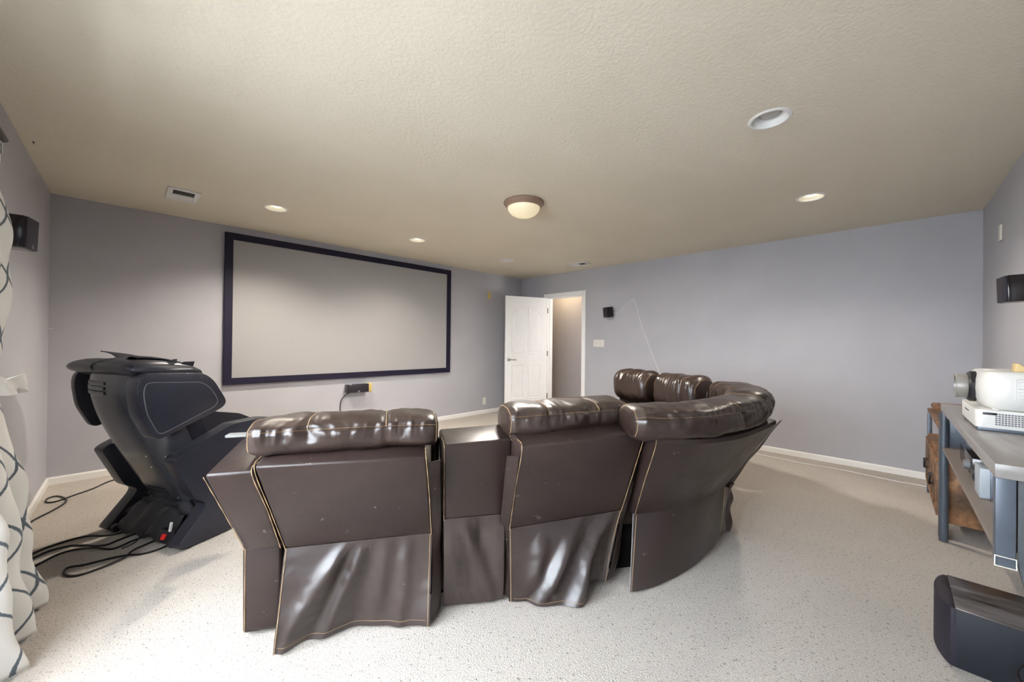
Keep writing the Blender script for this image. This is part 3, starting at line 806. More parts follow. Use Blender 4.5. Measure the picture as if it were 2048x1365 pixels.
def fold3(a, b):
    r1_ = 0.90 - 0.36 * b
    e = min(1, b * 3)
    f = 0.085 * ridge(a, r1_, 0.075) * b * (1.3 - b) - 0.050 * ridge(a, r1_ - 0.16, 0.075) * b * (1.2 - b)
    f += 0.040 * ridge(a, r1_ - 0.30, 0.06) * e * (1.1 - b) * b * 2 - 0.02 * ridge(a, r1_ - 0.41, 0.05) * e * b
    f += 0.018 * ridge(a, 0.18 + 0.1 * (1 - b), 0.06) * e
    f -= 0.03 * ridge(a, 0.96, 0.05) * b * (1 - b) * 2
    return f + crumple(a, b, 4.1)
k3 = sheet_between(top3, hm3, N1, fold3, 84, 44)
f3 = lambda a, b: lerp(top3(a), hm3(a), b) + N1 * fold3(a, b)
stitch(k3, [f3(0.012, b / 20) + N1 * 0.003 for b in range(21)])
stitch(k3, [f3(0.985, b / 20) + N1 * 0.003 for b in range(21)])
stitch(k3, [f3(a / 30, 0.955) + N1 * 0.002 for a in range(1, 22)], 0.0009)
flap(S, [(0.950, 0.135, 0.745), (0.957, 0.052, 0.56), (0.960, -0.046, 0.346), (0.962, -0.040, 0.2), (0.963, -0.034, 0.03)],
        [(0.905, 0.105, 0.745), (0.914, 0.030, 0.56), (0.922, -0.060, 0.346), (0.932, -0.075, 0.2), (0.942, -0.085, 0.03)], N1)
flap(S, [(1.572, 0.150, 0.80), (1.573, 0.062, 0.60), (1.574, -0.036, 0.364), (1.530, -0.02, 0.20), (1.471, -0.010, 0.035)],
        [(1.607, 0.12, 0.80), (1.607, 0.040, 0.60), (1.606, -0.050, 0.364), (1.574, -0.045, 0.20), (1.525, -0.035, 0.04)], N1, 0.008)
roll('head_cushion', lambda t: S(0.935 + 0.655 * t, -0.080 - 0.02 * t, 0.860 + 0.01 * t), lambda t: N1, 0.140, 0.080, grooves=(0.30, 0.70), seed=5.1, wr=1.0)

panel(S, (1.570, -0.12, 0.80), (1.640, -0.12, 0.80), (1.560, -0.12, 0.05), (1.600, -0.12, 0.05), 0.50, 0.70, 0.0, 'inner_side_filler')  # added filler, closes the gap so lamplight leaves no streak on the carpet
# --- corner wedge
seamA = [V((1.880, 0.950, 0.332)), V((2.07, 0.84, 0.335)), V((2.28, 0.765, 0.342)), V((2.46, 0.728, 0.348)), V((2.60, 0.716, 0.353))]
topA = [V((1.688, 0.752, 0.798)), V((1.86, 0.615, 0.785)), V((2.10, 0.515, 0.785)), V((2.36, 0.462, 0.797)), V((2.525, 0.432, 0.812))]
seamB = [V((2.625, 0.735, 0.353)), V((2.90, 0.76, 0.35)), V((3.20, 0.84, 0.35)), V((3.50, 1.03, 0.35))]
topB = [V((2.56, 0.50, 0.80)), V((2.90, 0.55, 0.79)), V((3.27, 0.68, 0.79)), V((3.62, 0.93, 0.79))]
WC = V((2.35, 1.75, 0))
def inward(p, d):
    v = V((WC.x - p.x, WC.y - p.y, 0)).normalized(); return p + v * d
def wedge_panel(sm, tpp, n=40):
    rs = []
    for i in range(n + 1):
        t = i / n; a, b = curve(sm, t), curve(tpp, t)
        rs.append([a, lerp(a, b, 0.33), lerp(a, b, 0.66), lerp(a, b, 0.97), inward(b, 0.012) + Z * 0.006, inward(b, 0.14) + Z * 0.048, inward(b, 0.24) + Z * 0.05, inward(a, 0.14)])
    return obj('back_panel', G().rings(rs), L_, sofa, angle=35)
pA = wedge_panel(seamA, topA)
stitch(pA, [seamA[0] + V((0.004, -0.003, 0)), lerp(seamA[0], topA[0], 0.5) + V((0.004, -0.004, 0)), topA[0] + V((0.006, -0.002, -0.004)), inward(topA[0], 0.07) + V((0.006, 0, 0.03))])
pB = wedge_panel(seamB, topB)
hemA = [V((1.738, 0.900, 0.014)), V((1.91, 0.822, 0.012)), V((2.13, 0.762, 0.014)), V((2.38, 0.745, 0.03)), V((2.59, 0.738, 0.065))]
kA = sheet_between(lambda a: curve(seamA, a) + V((0, 0.002, 0.005)), lambda a: curve(hemA, a), V((0.1, -1, 0)), lambda a, b: 0.008 * math.sin(a * 8 + 1) * b + 0.012 * math.exp(-((a - 0.9) / 0.06) ** 2) * b * (1 - b), 44, 24)
fA = lambda a, b: lerp(curve(seamA, a), curve(hemA, a), b)
stitch(kA, [fA(0.012, b / 20) + V((-0.001, -0.005, 0)) for b in range(21)])
stitch(kA, [fA(0.985, b / 20) + V((0.002, -0.006, 0)) for b in range(21)])
hemB = [V((2.63, 0.76, 0.03)), V((2.90, 0.785, 0.014)), V((3.19, 0.865, 0.014)), V((3.50, 1.05, 0.014))]
sheet_between(lambda a: curve(seamB, a) + V((0, 0.004, 0.005)), lambda a: curve(hemB, a), V((0.4, -0.9, 0)), lambda a, b: 0.006 * math.sin(a * 8), 30, 16)
# flap along the free right edge of the wedge back and its dangling tail
I_ = lambda x, y, z: V((x, y, z))
flap(I_, [(2.525, 0.425, 0.815), (2.552, 0.515, 0.67), (2.577, 0.61, 0.52), (2.602, 0.712, 0.355)],
         [(2.575, 0.425, 0.815), (2.598, 0.510, 0.67), (2.615, 0.602, 0.52), (2.625, 0.700, 0.345)], (0, -1, 0.2), 0.003)
flap(I_, [(2.585, 0.685, 0.385), (2.600, 0.700, 0.30), (2.585, 0.71, 0.20), (2.570, 0.705, 0.095)],
         [(2.625, 0.675, 0.385), (2.655, 0.690, 0.30), (2.645, 0.69, 0.20), (2.610, 0.685, 0.085)], (0, -1, 0), 0.008)
wp = [V((1.655, 0.885, 0.868)), V((1.83, 0.742, 0.866)), V((2.05, 0.652, 0.866)), V((2.30, 0.602, 0.868)), V((2.52, 0.588, 0.872))]
def wside(path):
    def f(t):
        a, b = curve(path, max(0, t - 0.01)), curve(path, min(1, t + 0.01)); d = (b - a); d.z = 0; d.normalize()
        return V((d.y, -d.x, 0))
    return f
roll('head_cushion', lambda t: curve(wp, t), wside(wp), 0.130, 0.083, n=200, grooves=(0.62,), seed=8.4, wr=1.0)
wp2 = [V((2.58, 0.61, 0.868)), V((2.86, 0.65, 0.868)), V((3.15, 0.76, 0.864)), V((3.40, 0.96, 0.858))]
roll('head_cushion', lambda t: curve(wp2, t), wside(wp2), 0.135, 0.088, n=170, grooves=(0.5, 0.85), seed=2.6, wr=0.9)

# --- far side: two more reclining seats and the far arm
for q in range(2):
    u0 = 0.03 + q * 0.585; u1 = u0 + 0.55
    panel(S3, (u0, 0.10, 0.79), (u1, 0.10, 0.79), (u0, 0.02, 0.41), (u1, 0.02, 0.41), 0.22, 0.16, 0.05)
    sheet_between(lambda a: S3(u0 + 0.55 * a, 0.02, 0.414), lambda a: S3(u0 + 0.55 * a, 0.0, 0.014), N3, lambda a, b: 0.01 * b * math.sin(a * 12), 24, 14)
    roll('head_cushion', lambda t: S3(u0 + 0.01 + 0.49 * t, -0.13, 0.795), lambda t: N3, 0.15, 0.165, grooves=(0.30, 0.70), seed=3.3 + q * 2, wr=0.9)
    panel(S3, (u0, -0.16, 0.45), (u1, -0.16, 0.45), (u0, -0.16, 0.24), (u1, -0.16, 0.24), 0.74, 0.74, 0.02, 'seat_cushion', 0.04)
panel(S3, (1.21, 0.03, 0.56), (1.40, 0.03, 0.56), (1.21, 0.0, 0.02), (1.40, 0.0, 0.02), 0.95, 0.95, 0.0, 'arm', 0.03)
roll('arm_pad', lambda t: S3(1.305, -0.12 - 0.83 * t, 0.575), lambda t: U3, 0.115, 0.06, seams=False, seed=6.6, wr=0.4)
# seats of the near side and of the corner
for u0, u1 in ((0.02, 0.62), (0.95, 1.52)):
    panel(S, (u0, -0.14, 0.44), (u1, -0.14, 0.44), (u0, -0.14, 0.24), (u1, -0.14, 0.24), 0.78, 0.78, 0.02, 'seat_cushion', 0.04)
poly = [S(1.54, -0.14, 0), S(1.54, -0.92, 0), S3(0.0, -0.90, 0), S3(0.0, -0.16, 0), V((3.22, 0.98, 0)), V((2.80, 0.88, 0)), V((2.40, 0.84, 0)), V((2.05, 0.87, 0))]
obj('seat_cushion', G().prism([(p.x, p.y) for p in poly], lambda a, b, d: V((a, b, d)), 0.24, 0.45, 0.035), L_, sofa)
g = G()
BX = [S(-0.01, -0.24, 0), S(1.50, -0.17, 0), S(1.50, -0.85, 0), S(-0.01, -0.85, 0)]
g.prism([(p.x, p.y) for p in BX], lambda a, b, d: V((a, b, d)), 0.0, 0.24)
BX = [S(1.49, -0.16, 0), V((2.0, 0.98, 0)), V((2.45, 0.88, 0)), V((3.1, 0.98, 0)), S3(0.0, -0.06, 0), S3(0.0, -0.80, 0), S(1.50, -0.82, 0)]
g.prism([(p.x, p.y) for p in BX], lambda a, b, d: V((a, b, d)), 0.0, 0.24)
BX = [S3(0.0, -0.06, 0), S3(1.22, -0.06, 0), S3(1.22, -0.82, 0), S3(0.0, -0.82, 0)]
g.prism([(p.x, p.y) for p in BX], lambda a, b, d: V((a, b, d)), 0.0, 0.24)
obj('base_frame', g, M['black_cloth'], sofa, smooth=False)

# flat silver bar lying on the arm wing
g = G()
P = [S(u, k, z) for z in (0.822, 0.833) for k in (-0.235, -0.185) for u in (-0.235, -0.02)]
g.hexa(P, 0.003)
P = [S(u, k, z) for z in (0.832, 0.835) for k in (-0.213, -0.207) for u in (-0.23, -0.03)]
g.hexa(P)
top('metal_bar', g, M['silver'], 'flat silver bar sticking out beside the left head cushion of the sofa', 'bar')

# ------------------------------------------------------------------ massage chair
CF = V((0.894, 0.447, 0)).normalized(); CLf = V((-CF.y, CF.x, 0)); C0 = V((0.05, 3.24, 0))
def K(f, s, z): return C0 + CF * f + CLf * s + Z * z
mc = thing('massage_chair', 'black reclined massage chair with shoulder wings, seen from behind', 'massage chair', tuple(C0))
BLK = M['black_leather']
def rounded(poly, r=0.03, n=5):
    out = []; L = len(poly)
    for i in range(L):
        p0, p1, p2 = (V((q[0], q[1], 0)) for q in (poly[i - 1], poly[i], poly[(i + 1) % L]))
        a = p1 + (p0 - p1).normalized() * min(r, (p0 - p1).length * 0.45); b = p1 + (p2 - p1).normalized() * min(r, (p2 - p1).length * 0.45)
        for k in range(n + 1):
            t = k / n; q = a * (1 - t) ** 2 + p1 * 2 * t * (1 - t) + b * t * t
            out.append((q.x, q.y))
    return out
# back shell
path = [(-0.150, 1.035), (-0.162, 0.95), (-0.150, 0.86), (-0.112, 0.73), (-0.045, 0.57), (0.04, 0.40), (0.10, 0.28), (0.143, 0.19)]
pc = [V((f, 0, z)) for f, z in path]
def shell(a, t, off=0.0):
    c = curve(pc, t)
    hw = 0.275 - 0.035 * t
    th = (a - 0.5) * math.pi * 0.98
    s = math.copysign(abs(math.sin(th)) ** 0.62, math.sin(th)) * hw
    f = c.x + 0.19 * (1 - abs(math.cos(th)) ** 0.62) * (1 - 0.25 * t) - off * 1.0
    return K(f, s - 0.012, c.z + 0.09 * (1 - abs(math.cos(th)) ** 0.62))
sh = obj('back_shell', G().sheet(lambda a, t: shell(a, t, 0.018), 60, 50, -CF, 0.02), M['satin_shell'], mc, angle=60)
for j in range(3):
    t0 = 0.085 + j * 0.047
    g = G()
    fn = lambda a, b: shell(0.50 + (0.64 - 0.50) * a, t0 + 0.032 * b, 0.020)
    g.sheet(fn, 10, 3, -CF, -0.006)
    obj('vent_grille', g, M['grey_plastic'], sh)
for j in range(3):
    fn = lambda a, b: shell(0.44 + 0.13 * a, 0.835 + j * 0.026 + 0.009 * b, 0.0195)
    obj('vent_slit', G().sheet(fn, 8, 2, -CF, -0.004), M['slot'], sh)
for a, t in ((0.70, 0.56), (0.40, 0.60), (0.22, 0.62), (0.42, 0.66), (0.36, 0.93), (0.17, 0.94), (0.72, 0.97)):
    obj('screw', G().lathe([(0, 0), (0.006, 0), (0.005, 0.003), (0, 0.003)], shell(a, t, 0.019), 10, -CF), M['screw'], sh)
# back pad on the sitting side
fn = lambda a, t: shell(a, t * 0.9 + 0.03) + CF * (0.10 + 0.12 * math.sin(a * math.pi))
obj('back_pad', G().sheet(fn, 30, 24, CF, 0.06), BLK, mc, angle=60)
# shoulder wings
wing = [(-0.224, 0.955), (-0.215, 1.02), (-0.170, 1.046), (0.101, 1.028), (0.158, 0.980), (0.236, 0.842), (0.215, 0.805), (-0.115, 0.680), (-0.145, 0.690), (-0.205, 0.82)]
def wing_part(s0, s1, out, df=0.0):
    g = G().prism(rounded(wing, 0.035), lambda a, b, d: K(a + df, d, b), s0, s1, 0.022, 3)
    o = obj('shoulder_wing', g, BLK, mc)
    ins = [(-0.196, 0.94), (-0.185, 0.998), (0.085, 0.975), (0.138, 0.935), (0.185, 0.852), (0.165, 0.818), (-0.105, 0.708), (-0.13, 0.715), (-0.18, 0.83)]
    ro = rounded(ins, 0.03)
    g = G().tube([K(a + df, out, b) for a, b in ro], 0.003, 6, 0, closed=True)
    obj('piping', g, M['dark_thread'], o)
    return o
wing_part(-0.392, -0.292, -0.392)
wing_part(0.336, 0.376, 0.376, 0.070)
# head pad: a wide pad across the top of the back
def headpad():
    rs = []
    n = 26
    for i in range(n + 1):
        t = i / n; s = 0.315 - 0.625 * t
        e = min(1, min(t, 1 - t) / 0.16); sc = 0.45 + 0.55 * math.sqrt(1 - (1 - e) ** 2)
        prof = [(-0.20, 1.045), (-0.215, 1.075), (-0.19, 1.10), (-0.12, 1.113), (-0.02, 1.105), (0.07, 1.085), (0.15, 1.045), (0.16, 1.0), (0.05, 0.98), (-0.08, 1.0), (-0.15, 1.02)]
        pr = spline([V((a, b, 0)) for a, b in prof], 4, True)
        rs.append([K(-0.05 + (q.x + 0.05) * (0.75 + 0.25 * sc), s, 1.05 + (q.y - 1.05) * sc) for q in pr])
    return G().rings(rs)
hp_ = obj('head_pad', headpad(), BLK, mc, angle=70)
def hflap(a, b):
    f = -0.10 + 0.24 * b; s = 0.20 - 0.38 * a
    z = 1.122 + 0.012 * math.sin(a * 9) - 0.045 * b * b + 0.035 * max(0, 0.25 - a) * (1 - b) * 4
    return K(f + 0.02 * math.sin(a * 5), s, z)
obj('head_flap', G().sheet(hflap, 24, 12, (0, 0, 1), 0.006), BLK, hp_, angle=70)
obj('seam', G().tube([K(-0.213 + 0.002, 0.03, 1.05), K(-0.217, 0.03, 1.076), K(-0.19, 0.03, 1.103), K(-0.12, 0.03, 1.116), K(-0.02, 0.03, 1.108)], 0.003, 6, 5), M['dark_thread'], hp_)
# arms: leaning blades with a back-swept foot
armp = [(-0.055, 0.535), (-0.028, 0.560), (0.117, 0.622), (0.278, 0.688), (0.50, 0.690), (0.80, 0.62), (1.02, 0.50), (1.05, 0.40), (0.90, 0.18), (0.80, 0.012), (0.0, 0.012), (-0.028, 0.035), (0.112, 0.200), (0.128, 0.235), (0.058, 0.285)]
def arm_part(s0, s1):
    g = G().prism(rounded(armp, 0.022, 4), lambda a, b, d: K(a, d, b), s0, s1, 0.028, 4)
    return obj('arm', g, BLK, mc)
arm_part(-0.392, -0.300)
arm_part(0.272, 0.362)
# base, seat and leg rest
g = G()
g.prism(rounded([(0.03, 0.03), (0.75, 0.03), (0.75, 0.16), (0.18, 0.17), (0.06, 0.12)], 0.02), lambda a, b, d: K(a, d, b), -0.30, 0.27, 0.012)
obj('base', g, M['black_plastic'], mc)
def bag(a, b):
    f = 0.0 + 0.17 * b; s = -0.27 + 0.50 * a
    z = 0.03 + 0.20 * (1 - (1 - b) ** 2.2) * (0.75 + 0.25 * math.sin(a * 3.1)) + 0.012 * math.sin(a * 21 + b * 5) + 0.01 * math.sin(b * 17)
    return K(f, s, z)
obj('dust_cover', G().sheet(bag, 40, 20, (-0.5, -0.3, 0.8), 0.006), M['black_nylon'], mc, angle=70)
obj('seat', G().prism(rounded([(0.15, 0.18), (0.72, 0.22), (0.74, 0.42), (0.20, 0.36)], 0.03), lambda a, b, d: K(a, d, b), -0.29, 0.26, 0.03), BLK, mc)
obj('leg_rest', G().prism(rounded([(0.74, 0.42), (1.02, 0.36), (1.20, 0.10), (1.08, 0.05), (0.86, 0.16), (0.74, 0.22)], 0.04), lambda a, b, d: K(a, d, b), -0.25, 0.22, 0.03), BLK, mc)
for s in (-0.345, 0.317):
    for f in (-0.01,):
        obj('wheel', G().lathe([(0.0, -0.016), (0.022, -0.016), (0.026, -0.008), (0.026, 0.008), (0.022, 0.016), (0.0, 0.016)], K(f + 0.02, s + 0.062 * (1 if s < 0 else -1), 0.03), 18, CLf), M['black_plastic'], mc)
sw = obj('power_box', G().prism([(-0.005, 0.02), (0.06, 0.02), (0.06, 0.09), (0.015, 0.09)], lambda a, b, d: K(a, d, b), -0.285, -0.16, 0.005), M['black_plastic'], mc)
obj('switch', G().prism([(-0.012, 0.045), (0.01, 0.045), (0.015, 0.072), (-0.002, 0.072)], lambda a, b, d: K(a, d, b), -0.232, -0.205, 0.003), M['red'], sw)
obj('rating_label', G().prism([(-0.004, 0.10), (0.004, 0.10), (0.012, 0.15), (0.004, 0.15)], lambda a, b, d: K(a, d, b), -0.283, -0.268), M['white_plastic'], mc)

# ------------------------------------------------------------------ cords on the carpet by the chair
def cord(pts, label, r=0.0055, z=0.006):
    P = [V((p[0], p[1], p[2] if len(p) > 2 else z)) for p in pts]
    return top('power_cord', G().tube(P, r, 7, 7), M['black_cord'], label, 'cord', 'black cords by the massage chair')
cord([(0.35, 4.86), (0.08, 4.78), (-0.10, 4.75), (-0.20, 4.60), (-0.30, 4.50), (-0.38, 4.42), (-0.43, 4.44), (-0.435, 4.54), (-0.39, 4.56), (-0.34, 4.45), (-0.335, 4.33), (-0.38, 4.20), (-0.45, 4.06), (-0.462, 3.95)], 'black cord looping on the carpet in the left corner of the room')
def kp(f, s, z=0.006): p = K(f, s, z); return (p.x, p.y, p.z)
cord([kp(0.10, 0.19), kp(0.0, 0.21), kp(-0.05, 0.27), (-0.16, 3.505), (-0.22, 3.52), (-0.30, 3.50), (-0.36, 3.46), (-0.42, 3.38), (-0.452, 3.25), (-0.455, 3.0)], 'upper straight black cord running to the curtain from the chair')
cord([kp(0.10, -0.22), kp(-0.02, -0.24), (0.06, 3.01), (0.0, 3.05), (-0.06, 3.07), (-0.16, 3.08), (-0.225, 3.10), (-0.232, 3.03), (-0.19, 2.97), (-0.12, 2.97), (-0.02, 3.01, 0.012), (0.02, 3.06, 0.020), kp(-0.04, -0.12, 0.012), kp(0.08, -0.10)], 'black cord lying in long loops behind the massage chair foot')
cord([kp(0.10, 0.0), kp(-0.02, 0.02), (-0.06, 3.20), (-0.14, 3.26, 0.018), (-0.22, 3.34), (-0.28, 3.33), (-0.33, 3.27), (-0.39, 3.19), (-0.41, 3.08), (-0.415, 2.85)], 'lower black cord running from under the chair to the curtain')
cord([kp(0.10, 0.10), kp(-0.02, 0.11), (-0.08, 3.29), (-0.115, 3.30), (-0.15, 3.33), (-0.17, 3.36), (-0.20, 3.385), (-0.24, 3.42), (-0.31, 3.42), (-0.36, 3.38), (-0.41, 3.30), (-0.434, 3.2), (-0.437, 2.95)], 'kinked black cord between the other cords behind the chair')
cord([kp(-0.10, -0.03), kp(-0.05, -0.065, 0.03), kp(-0.01, -0.11, 0.115), kp(0.03, -0.18, 0.19), kp(0.045, -0.215, 0.225)], 'slanting grey-black cord rising to the back of the chair', 0.004)

# ------------------------------------------------------------------ rustic cabinet
x0, x1, yf, yb, zt = 3.72, 4.80, -0.232, -0.545, 0.715
t = thing('sideboard_cabinet', 'rustic brown cabinet with X braced doors in the right corner', 'cabinet', ((x0 + x1) / 2, (yf + yb) / 2, 0))
g = G().box((x0, yf, zt - 0.02), (x1, yb, zt), 0.002)
obj('top_board', g, M['rustic'], t)
g = G()
rp = rounded([(yf - 0.02, zt), (yf - 0.02, zt + 0.05), (yb, zt + 0.05), (yb, zt)], 0.03)
g.prism(rp, lambda a, b, d: V((d, a, b)), x1 - 0.016, x1, 0.002)
g.box((x0, yb, zt), (x1 - 0.016, yb + 0.016, zt + 0.05), 0.002)
obj('gallery_rail', g, M['rustic'], t)
obj('side_panel', G().box((x0, yf - 0.03, 0.10), (x0 + 0.016, yb, zt - 0.13), 0.002), M['rustic'], t)
obj('side_panel', G().box((x1 - 0.016, yf - 0.03, 0.10), (x1, yb, 0.50), 0.002), M['rustic'], t)
obj('shelf', G().box((x0 + 0.016, yf - 0.005, 0.485), (x1 - 0.016, yb, 0.505), 0.002), M['rustic'], t)
obj('bottom_board', G().box((x0 + 0.016, yf - 0.005, 0.10), (x1 - 0.016, yb, 0.12), 0.002), M['rustic'], t)
obj('back_board', G().box((x0 + 0.016, yb, 0.12), (x1 - 0.016, yb + 0.008, 0.485)), M['rustic'], t, smooth=False)
for xx in (x0 - 0.0, x1 - 0.028):
    for yy in (yf - 0.028, yb):
        obj('post', G().box((xx, yy, 0), (xx + 0.028, yy + 0.028, zt - 0.02), 0.003), M['stand_metal'], t)
nd = 4; dw = (x1 - x0 - 0.07) / nd
for k in range(nd):
    a = x0 + 0.035 + k * dw + 0.003; b = a + dw - 0.006
    d = obj('door', G().box((a, yf - 0.012, 0.125), (b, yf + 0.002, 0.48), 0.002), M['rustic'], t)
    g = G(); bw = 0.03; yq = yf + 0.010
    for p, q in (((a, 0.125), (a + bw, 0.48)), ((b - bw, 0.125), (b, 0.48)), ((a + bw, 0.125), (b - bw, 0.125 + bw)), ((a + bw, 0.48 - bw), (b - bw, 0.48))):
        g.box((p[0], yf + 0.001, p[1]), (q[0], yq, q[1]), 0.001)
    for s in (1, -1):
        p, q = V((a + bw if s > 0 else b - bw, 0, 0.155)), V((b - bw if s > 0 else a + bw, 0, 0.45))
        dd = (q - p).normalized(); nn = V((-dd.z, 0, dd.x)) * 0.012
        P = [pp + V((0, yy, 0)) + o_ for o_ in (-nn, nn) for yy in (yf + 0.001, yq - 0.001) for pp in (p, q)]
        g.hexa(P)
    obj('brace', g, M['rustic'], d, angle=20)
    hxk = b - 0.02 if k % 2 == 0 else a + 0.02
    obj('pull_handle', G().tube([(hxk, yq, 0.335), (hxk, yq + 0.018, 0.335), (hxk, yq + 0.018, 0.27), (hxk, yq, 0.27)], 0.006, 8), M['black_plastic'], d)

# ------------------------------------------------------------------ media stand
sx0, sx1, sf, sb, st = 1.93, 3.70, -0.238, -0.560, 0.868
t = thing('media_stand', 'grey topped media stand along the right wall carrying the projectors', 'media stand', (2.8, -0.4, 0))
obj('top_board', G().box((sx0, sf, st - 0.045), (sx1, sb, st), 0.003), M['grey_board'], t)
obj('shelf', G().box((sx0 + 0.01, sf - 0.005, 0.578), (sx1 - 0.04, sb, 0.598), 0.002), M['board_edge'], t)
for yy in (sf - 0.012, sb + 0.012):
    obj('leg', G().tube([(sx1 - 0.045, yy, 0), (sx1 - 0.045, yy, st - 0.045)], 0.021, 14), M['stand_metal'], t)
o = obj('end_panel', G().box((sx1 - 0.035, sf - 0.03, 0.60), (sx1 - 0.022, sb + 0.02, st - 0.045), 0.001), M['stand_metal'], t)
obj('sticker', G().lathe([(0, 0), (0.014, 0), (0.014, 0.001), (0, 0.001)], (sx1 - 0.036, sf - 0.11, 0.715), 20, (-1, 0, 0)), M['white_plastic'], o)
l = obj('leg', G().box((sx0 + 0.002, sf - 0.042, 0.548), (sx0 + 0.044, sf - 0.002, st - 0.045), 0.002), M['stand_metal'], t)
g = G()
for a, b in (((sf - 0.044, 0.547), (sf - 0.000, 0.549)), ((sf - 0.044, 0.578), (sf - 0.0, 0.580)), ((sf - 0.044, 0.549), (sf - 0.042, 0.578)), ((sf - 0.002, 0.549), (sf, 0.578))):
    g.box((sx0 - 0.002, a[0], a[1]), (sx0 + 0.004, b[0], b[1]))
obj('end_cap', g, M['plate'], l, smooth=False)
cv = [(sf - 0.046, st - 0.046), (sf - 0.046, 0.565)]
for q in ((-0.292, 0.525), (-0.30, 0.48), (-0.318, 0.42), (-0.345, 0.33), (-0.38, 0.22), (-0.42, 0.11), (-0.46, 0.0)): cv.append(q)
cv += [(sb, 0.0), (sb, st - 0.046)]
obj('end_panel', G().prism(cv, lambda a, b, d: V((d, a, b)), sx0 + 0.006, sx0 + 0.03, 0.001), M['slate'], t, angle=20)
obj('back_panel', G().box((sx0 + 0.03, sb, 0.60), (sx1 - 0.07, sb + 0.008, st - 0.046)), M['black_cloth'], t, smooth=False)

# things on its shelf
t = thing('av_receiver', 'black glossy receiver lying on the shelf of the media stand', 'receiver', (3.05, -0.42, 0.598))
obj('case', G().box((2.86, -0.285, 0.606), (3.30, -0.53, 0.70), 0.004), M['gloss_black'], t)
obj('knob', G().lathe([(0.024, 0), (0.022, 0.02), (0, 0.02)], (2.94, -0.285, 0.652), 20, (0, 1, 0)), M['grey_plastic'], t)
for xx in (2.9, 3.26):
    for yy in (-0.31, -0.51): obj('foot', G().lathe([(0, 0), (0.016, 0), (0.016, 0.007), (0, 0.007)], (xx, yy, 0.599), 14), M['black_plastic'], t)
t = thing('media_box', 'small pale grey box with black round knob on the stand shelf', 'media box', (2.60, -0.33, 0.598))
obj('case', G().box((2.53, -0.272, 0.599), (2.66, -0.42, 0.725), 0.004), M['pale_grey'], t)
obj('side_cover', G().box((2.522, -0.30, 0.60), (2.531, -0.42, 0.722), 0.002), M['stand_metal'], t)
obj('knob', G().lathe([(0.0, 0.0), (0.03, 0.0), (0.03, 0.055), (0.024, 0.06), (0.0, 0.06)], (2.66, -0.295, 0.655), 24, (1, 0, 0)), M['black_plastic'], t)

# ------------------------------------------------------------------ projectors
def white_box(name, x0, x1, y0, y1, z0, z1, ch, parent, mat, bev=0.01):
    poly = [(x0 + ch, y1), (x0, y1 - ch), (x0, y0), (x1, y0), (x1, y1 - ch), (x1 - ch, y1)]
    return obj(name, G().prism(rounded(poly, 0.02, 4), lambda a, b, d: V((a, b, d)), z0, z1, bev), mat, parent)
px0, px1, py0, py1 = 2.645, 3.10, -0.555, -0.272
t = thing('lower_projector', 'white box projector with fine side grille, under the bigger projector', 'projector', ((px0 + px1) / 2, (py0 + py1) / 2, st))
obj('base_plate', G().box((px0 + 0.006, py0, st), (px1 - 0.004, py1 - 0.006, st + 0.016), 0.003), M['stand_metal'], t)
white_box('case', px0, px1, py0, py1, st + 0.015, st + 0.092, 0.012, t, M['white_plastic'], 0.006)
g = G()
for i in range(26):
    for j in range(6):
        y = py1 - 0.055 - i * 0.0085; z = st + 0.030 + j * 0.0088
        g.box((px0 - 0.0012, y - 0.0062, z), (px0 + 0.002, y, z + 0.0058))
obj('grille', g, M['grey_plastic'], t, smooth=False)
obj('seam_slot', G().box((px0 + 0.20, py1 - 0.001, st + 0.06), (px0 + 0.32, py1 + 0.0012, st + 0.065)), M['slot'], t, smooth=False)
obj('lens_cap', G().box((px0 - 0.002, py1 - 0.06, st + 0.072), (px0 + 0.02, py1 - 0.02, st + 0.082), 0.002), M['black_plastic'], t)

z0, z1 = st + 0.092, st + 0.262
t = thing('home_projector', 'large white projector with pewter lens, topmost on the media stand', 'projector', ((px0 + px1) / 2, (py0 + py1) / 2, z0))
rs = []
n = 48
prof = [(0.70, 0.0), (0.86, 0.010), (0.97, 0.04), (1.0, 0.085), (0.985, 0.125), (0.93, 0.152), (0.84, 0.165), (0.6, 0.17)]
cxp, cyp, hxp, hyp = (px0 + px1) / 2, (py0 + py1) / 2 - 0.012, (px1 - px0) / 2 + 0.01, (py1 - py0) / 2 + 0.0
for q, dz in prof:
    ring = []
    for k in range(n):
        th_ = 2 * math.pi * k / n; c_, s_ = math.cos(th_), math.sin(th_)
        e = 0.42
        ins = (1 - q) * 0.12
        ring.append(V((cxp + math.copysign(abs(c_) ** e, c_) * (hxp - ins), cyp + math.copysign(abs(s_) ** e, s_) * (hyp - ins), z0 + dz)))
    rs.append(ring)
cs_ = obj('case', G().rings(rs), M['white_plastic'], t, angle=50)
lx, lz = 2.845, z0 + 0.088
yy = py1 - 0.02
obj('lens_collar', G().lathe([(0.0, 0.0), (0.072, 0.0), (0.072, 0.018), (0.064, 0.026), (0.0, 0.026)], (lx, yy, lz), 40, (0, 1, 0)), M['black_plastic'], t)
ln_ = obj('lens_barrel', G().lathe([(0.0, 0.02), (0.056, 0.02), (0.058, 0.06), (0.056, 0.064), (0.049, 0.064), (0.046, 0.05), (0.0, 0.046)], (lx, yy, lz), 40, (0, 1, 0)), M['lens_grey'], t)
obj('lens_glass', G().lathe([(0.046, 0.052), (0.03, 0.058), (0.0, 0.060)], (lx, yy, lz), 32, (0, 1, 0), cap=False), M['gloss_black'], ln_)
sx_ = cxp - hxp
def case_x(y): return cxp - (hxp - 0.001) * (1 - min(1, abs((y - cyp) / hyp)) ** 4.76) ** 0.21
g = G()
gy0, gy1 = py1 - 0.115, py1 - 0.232
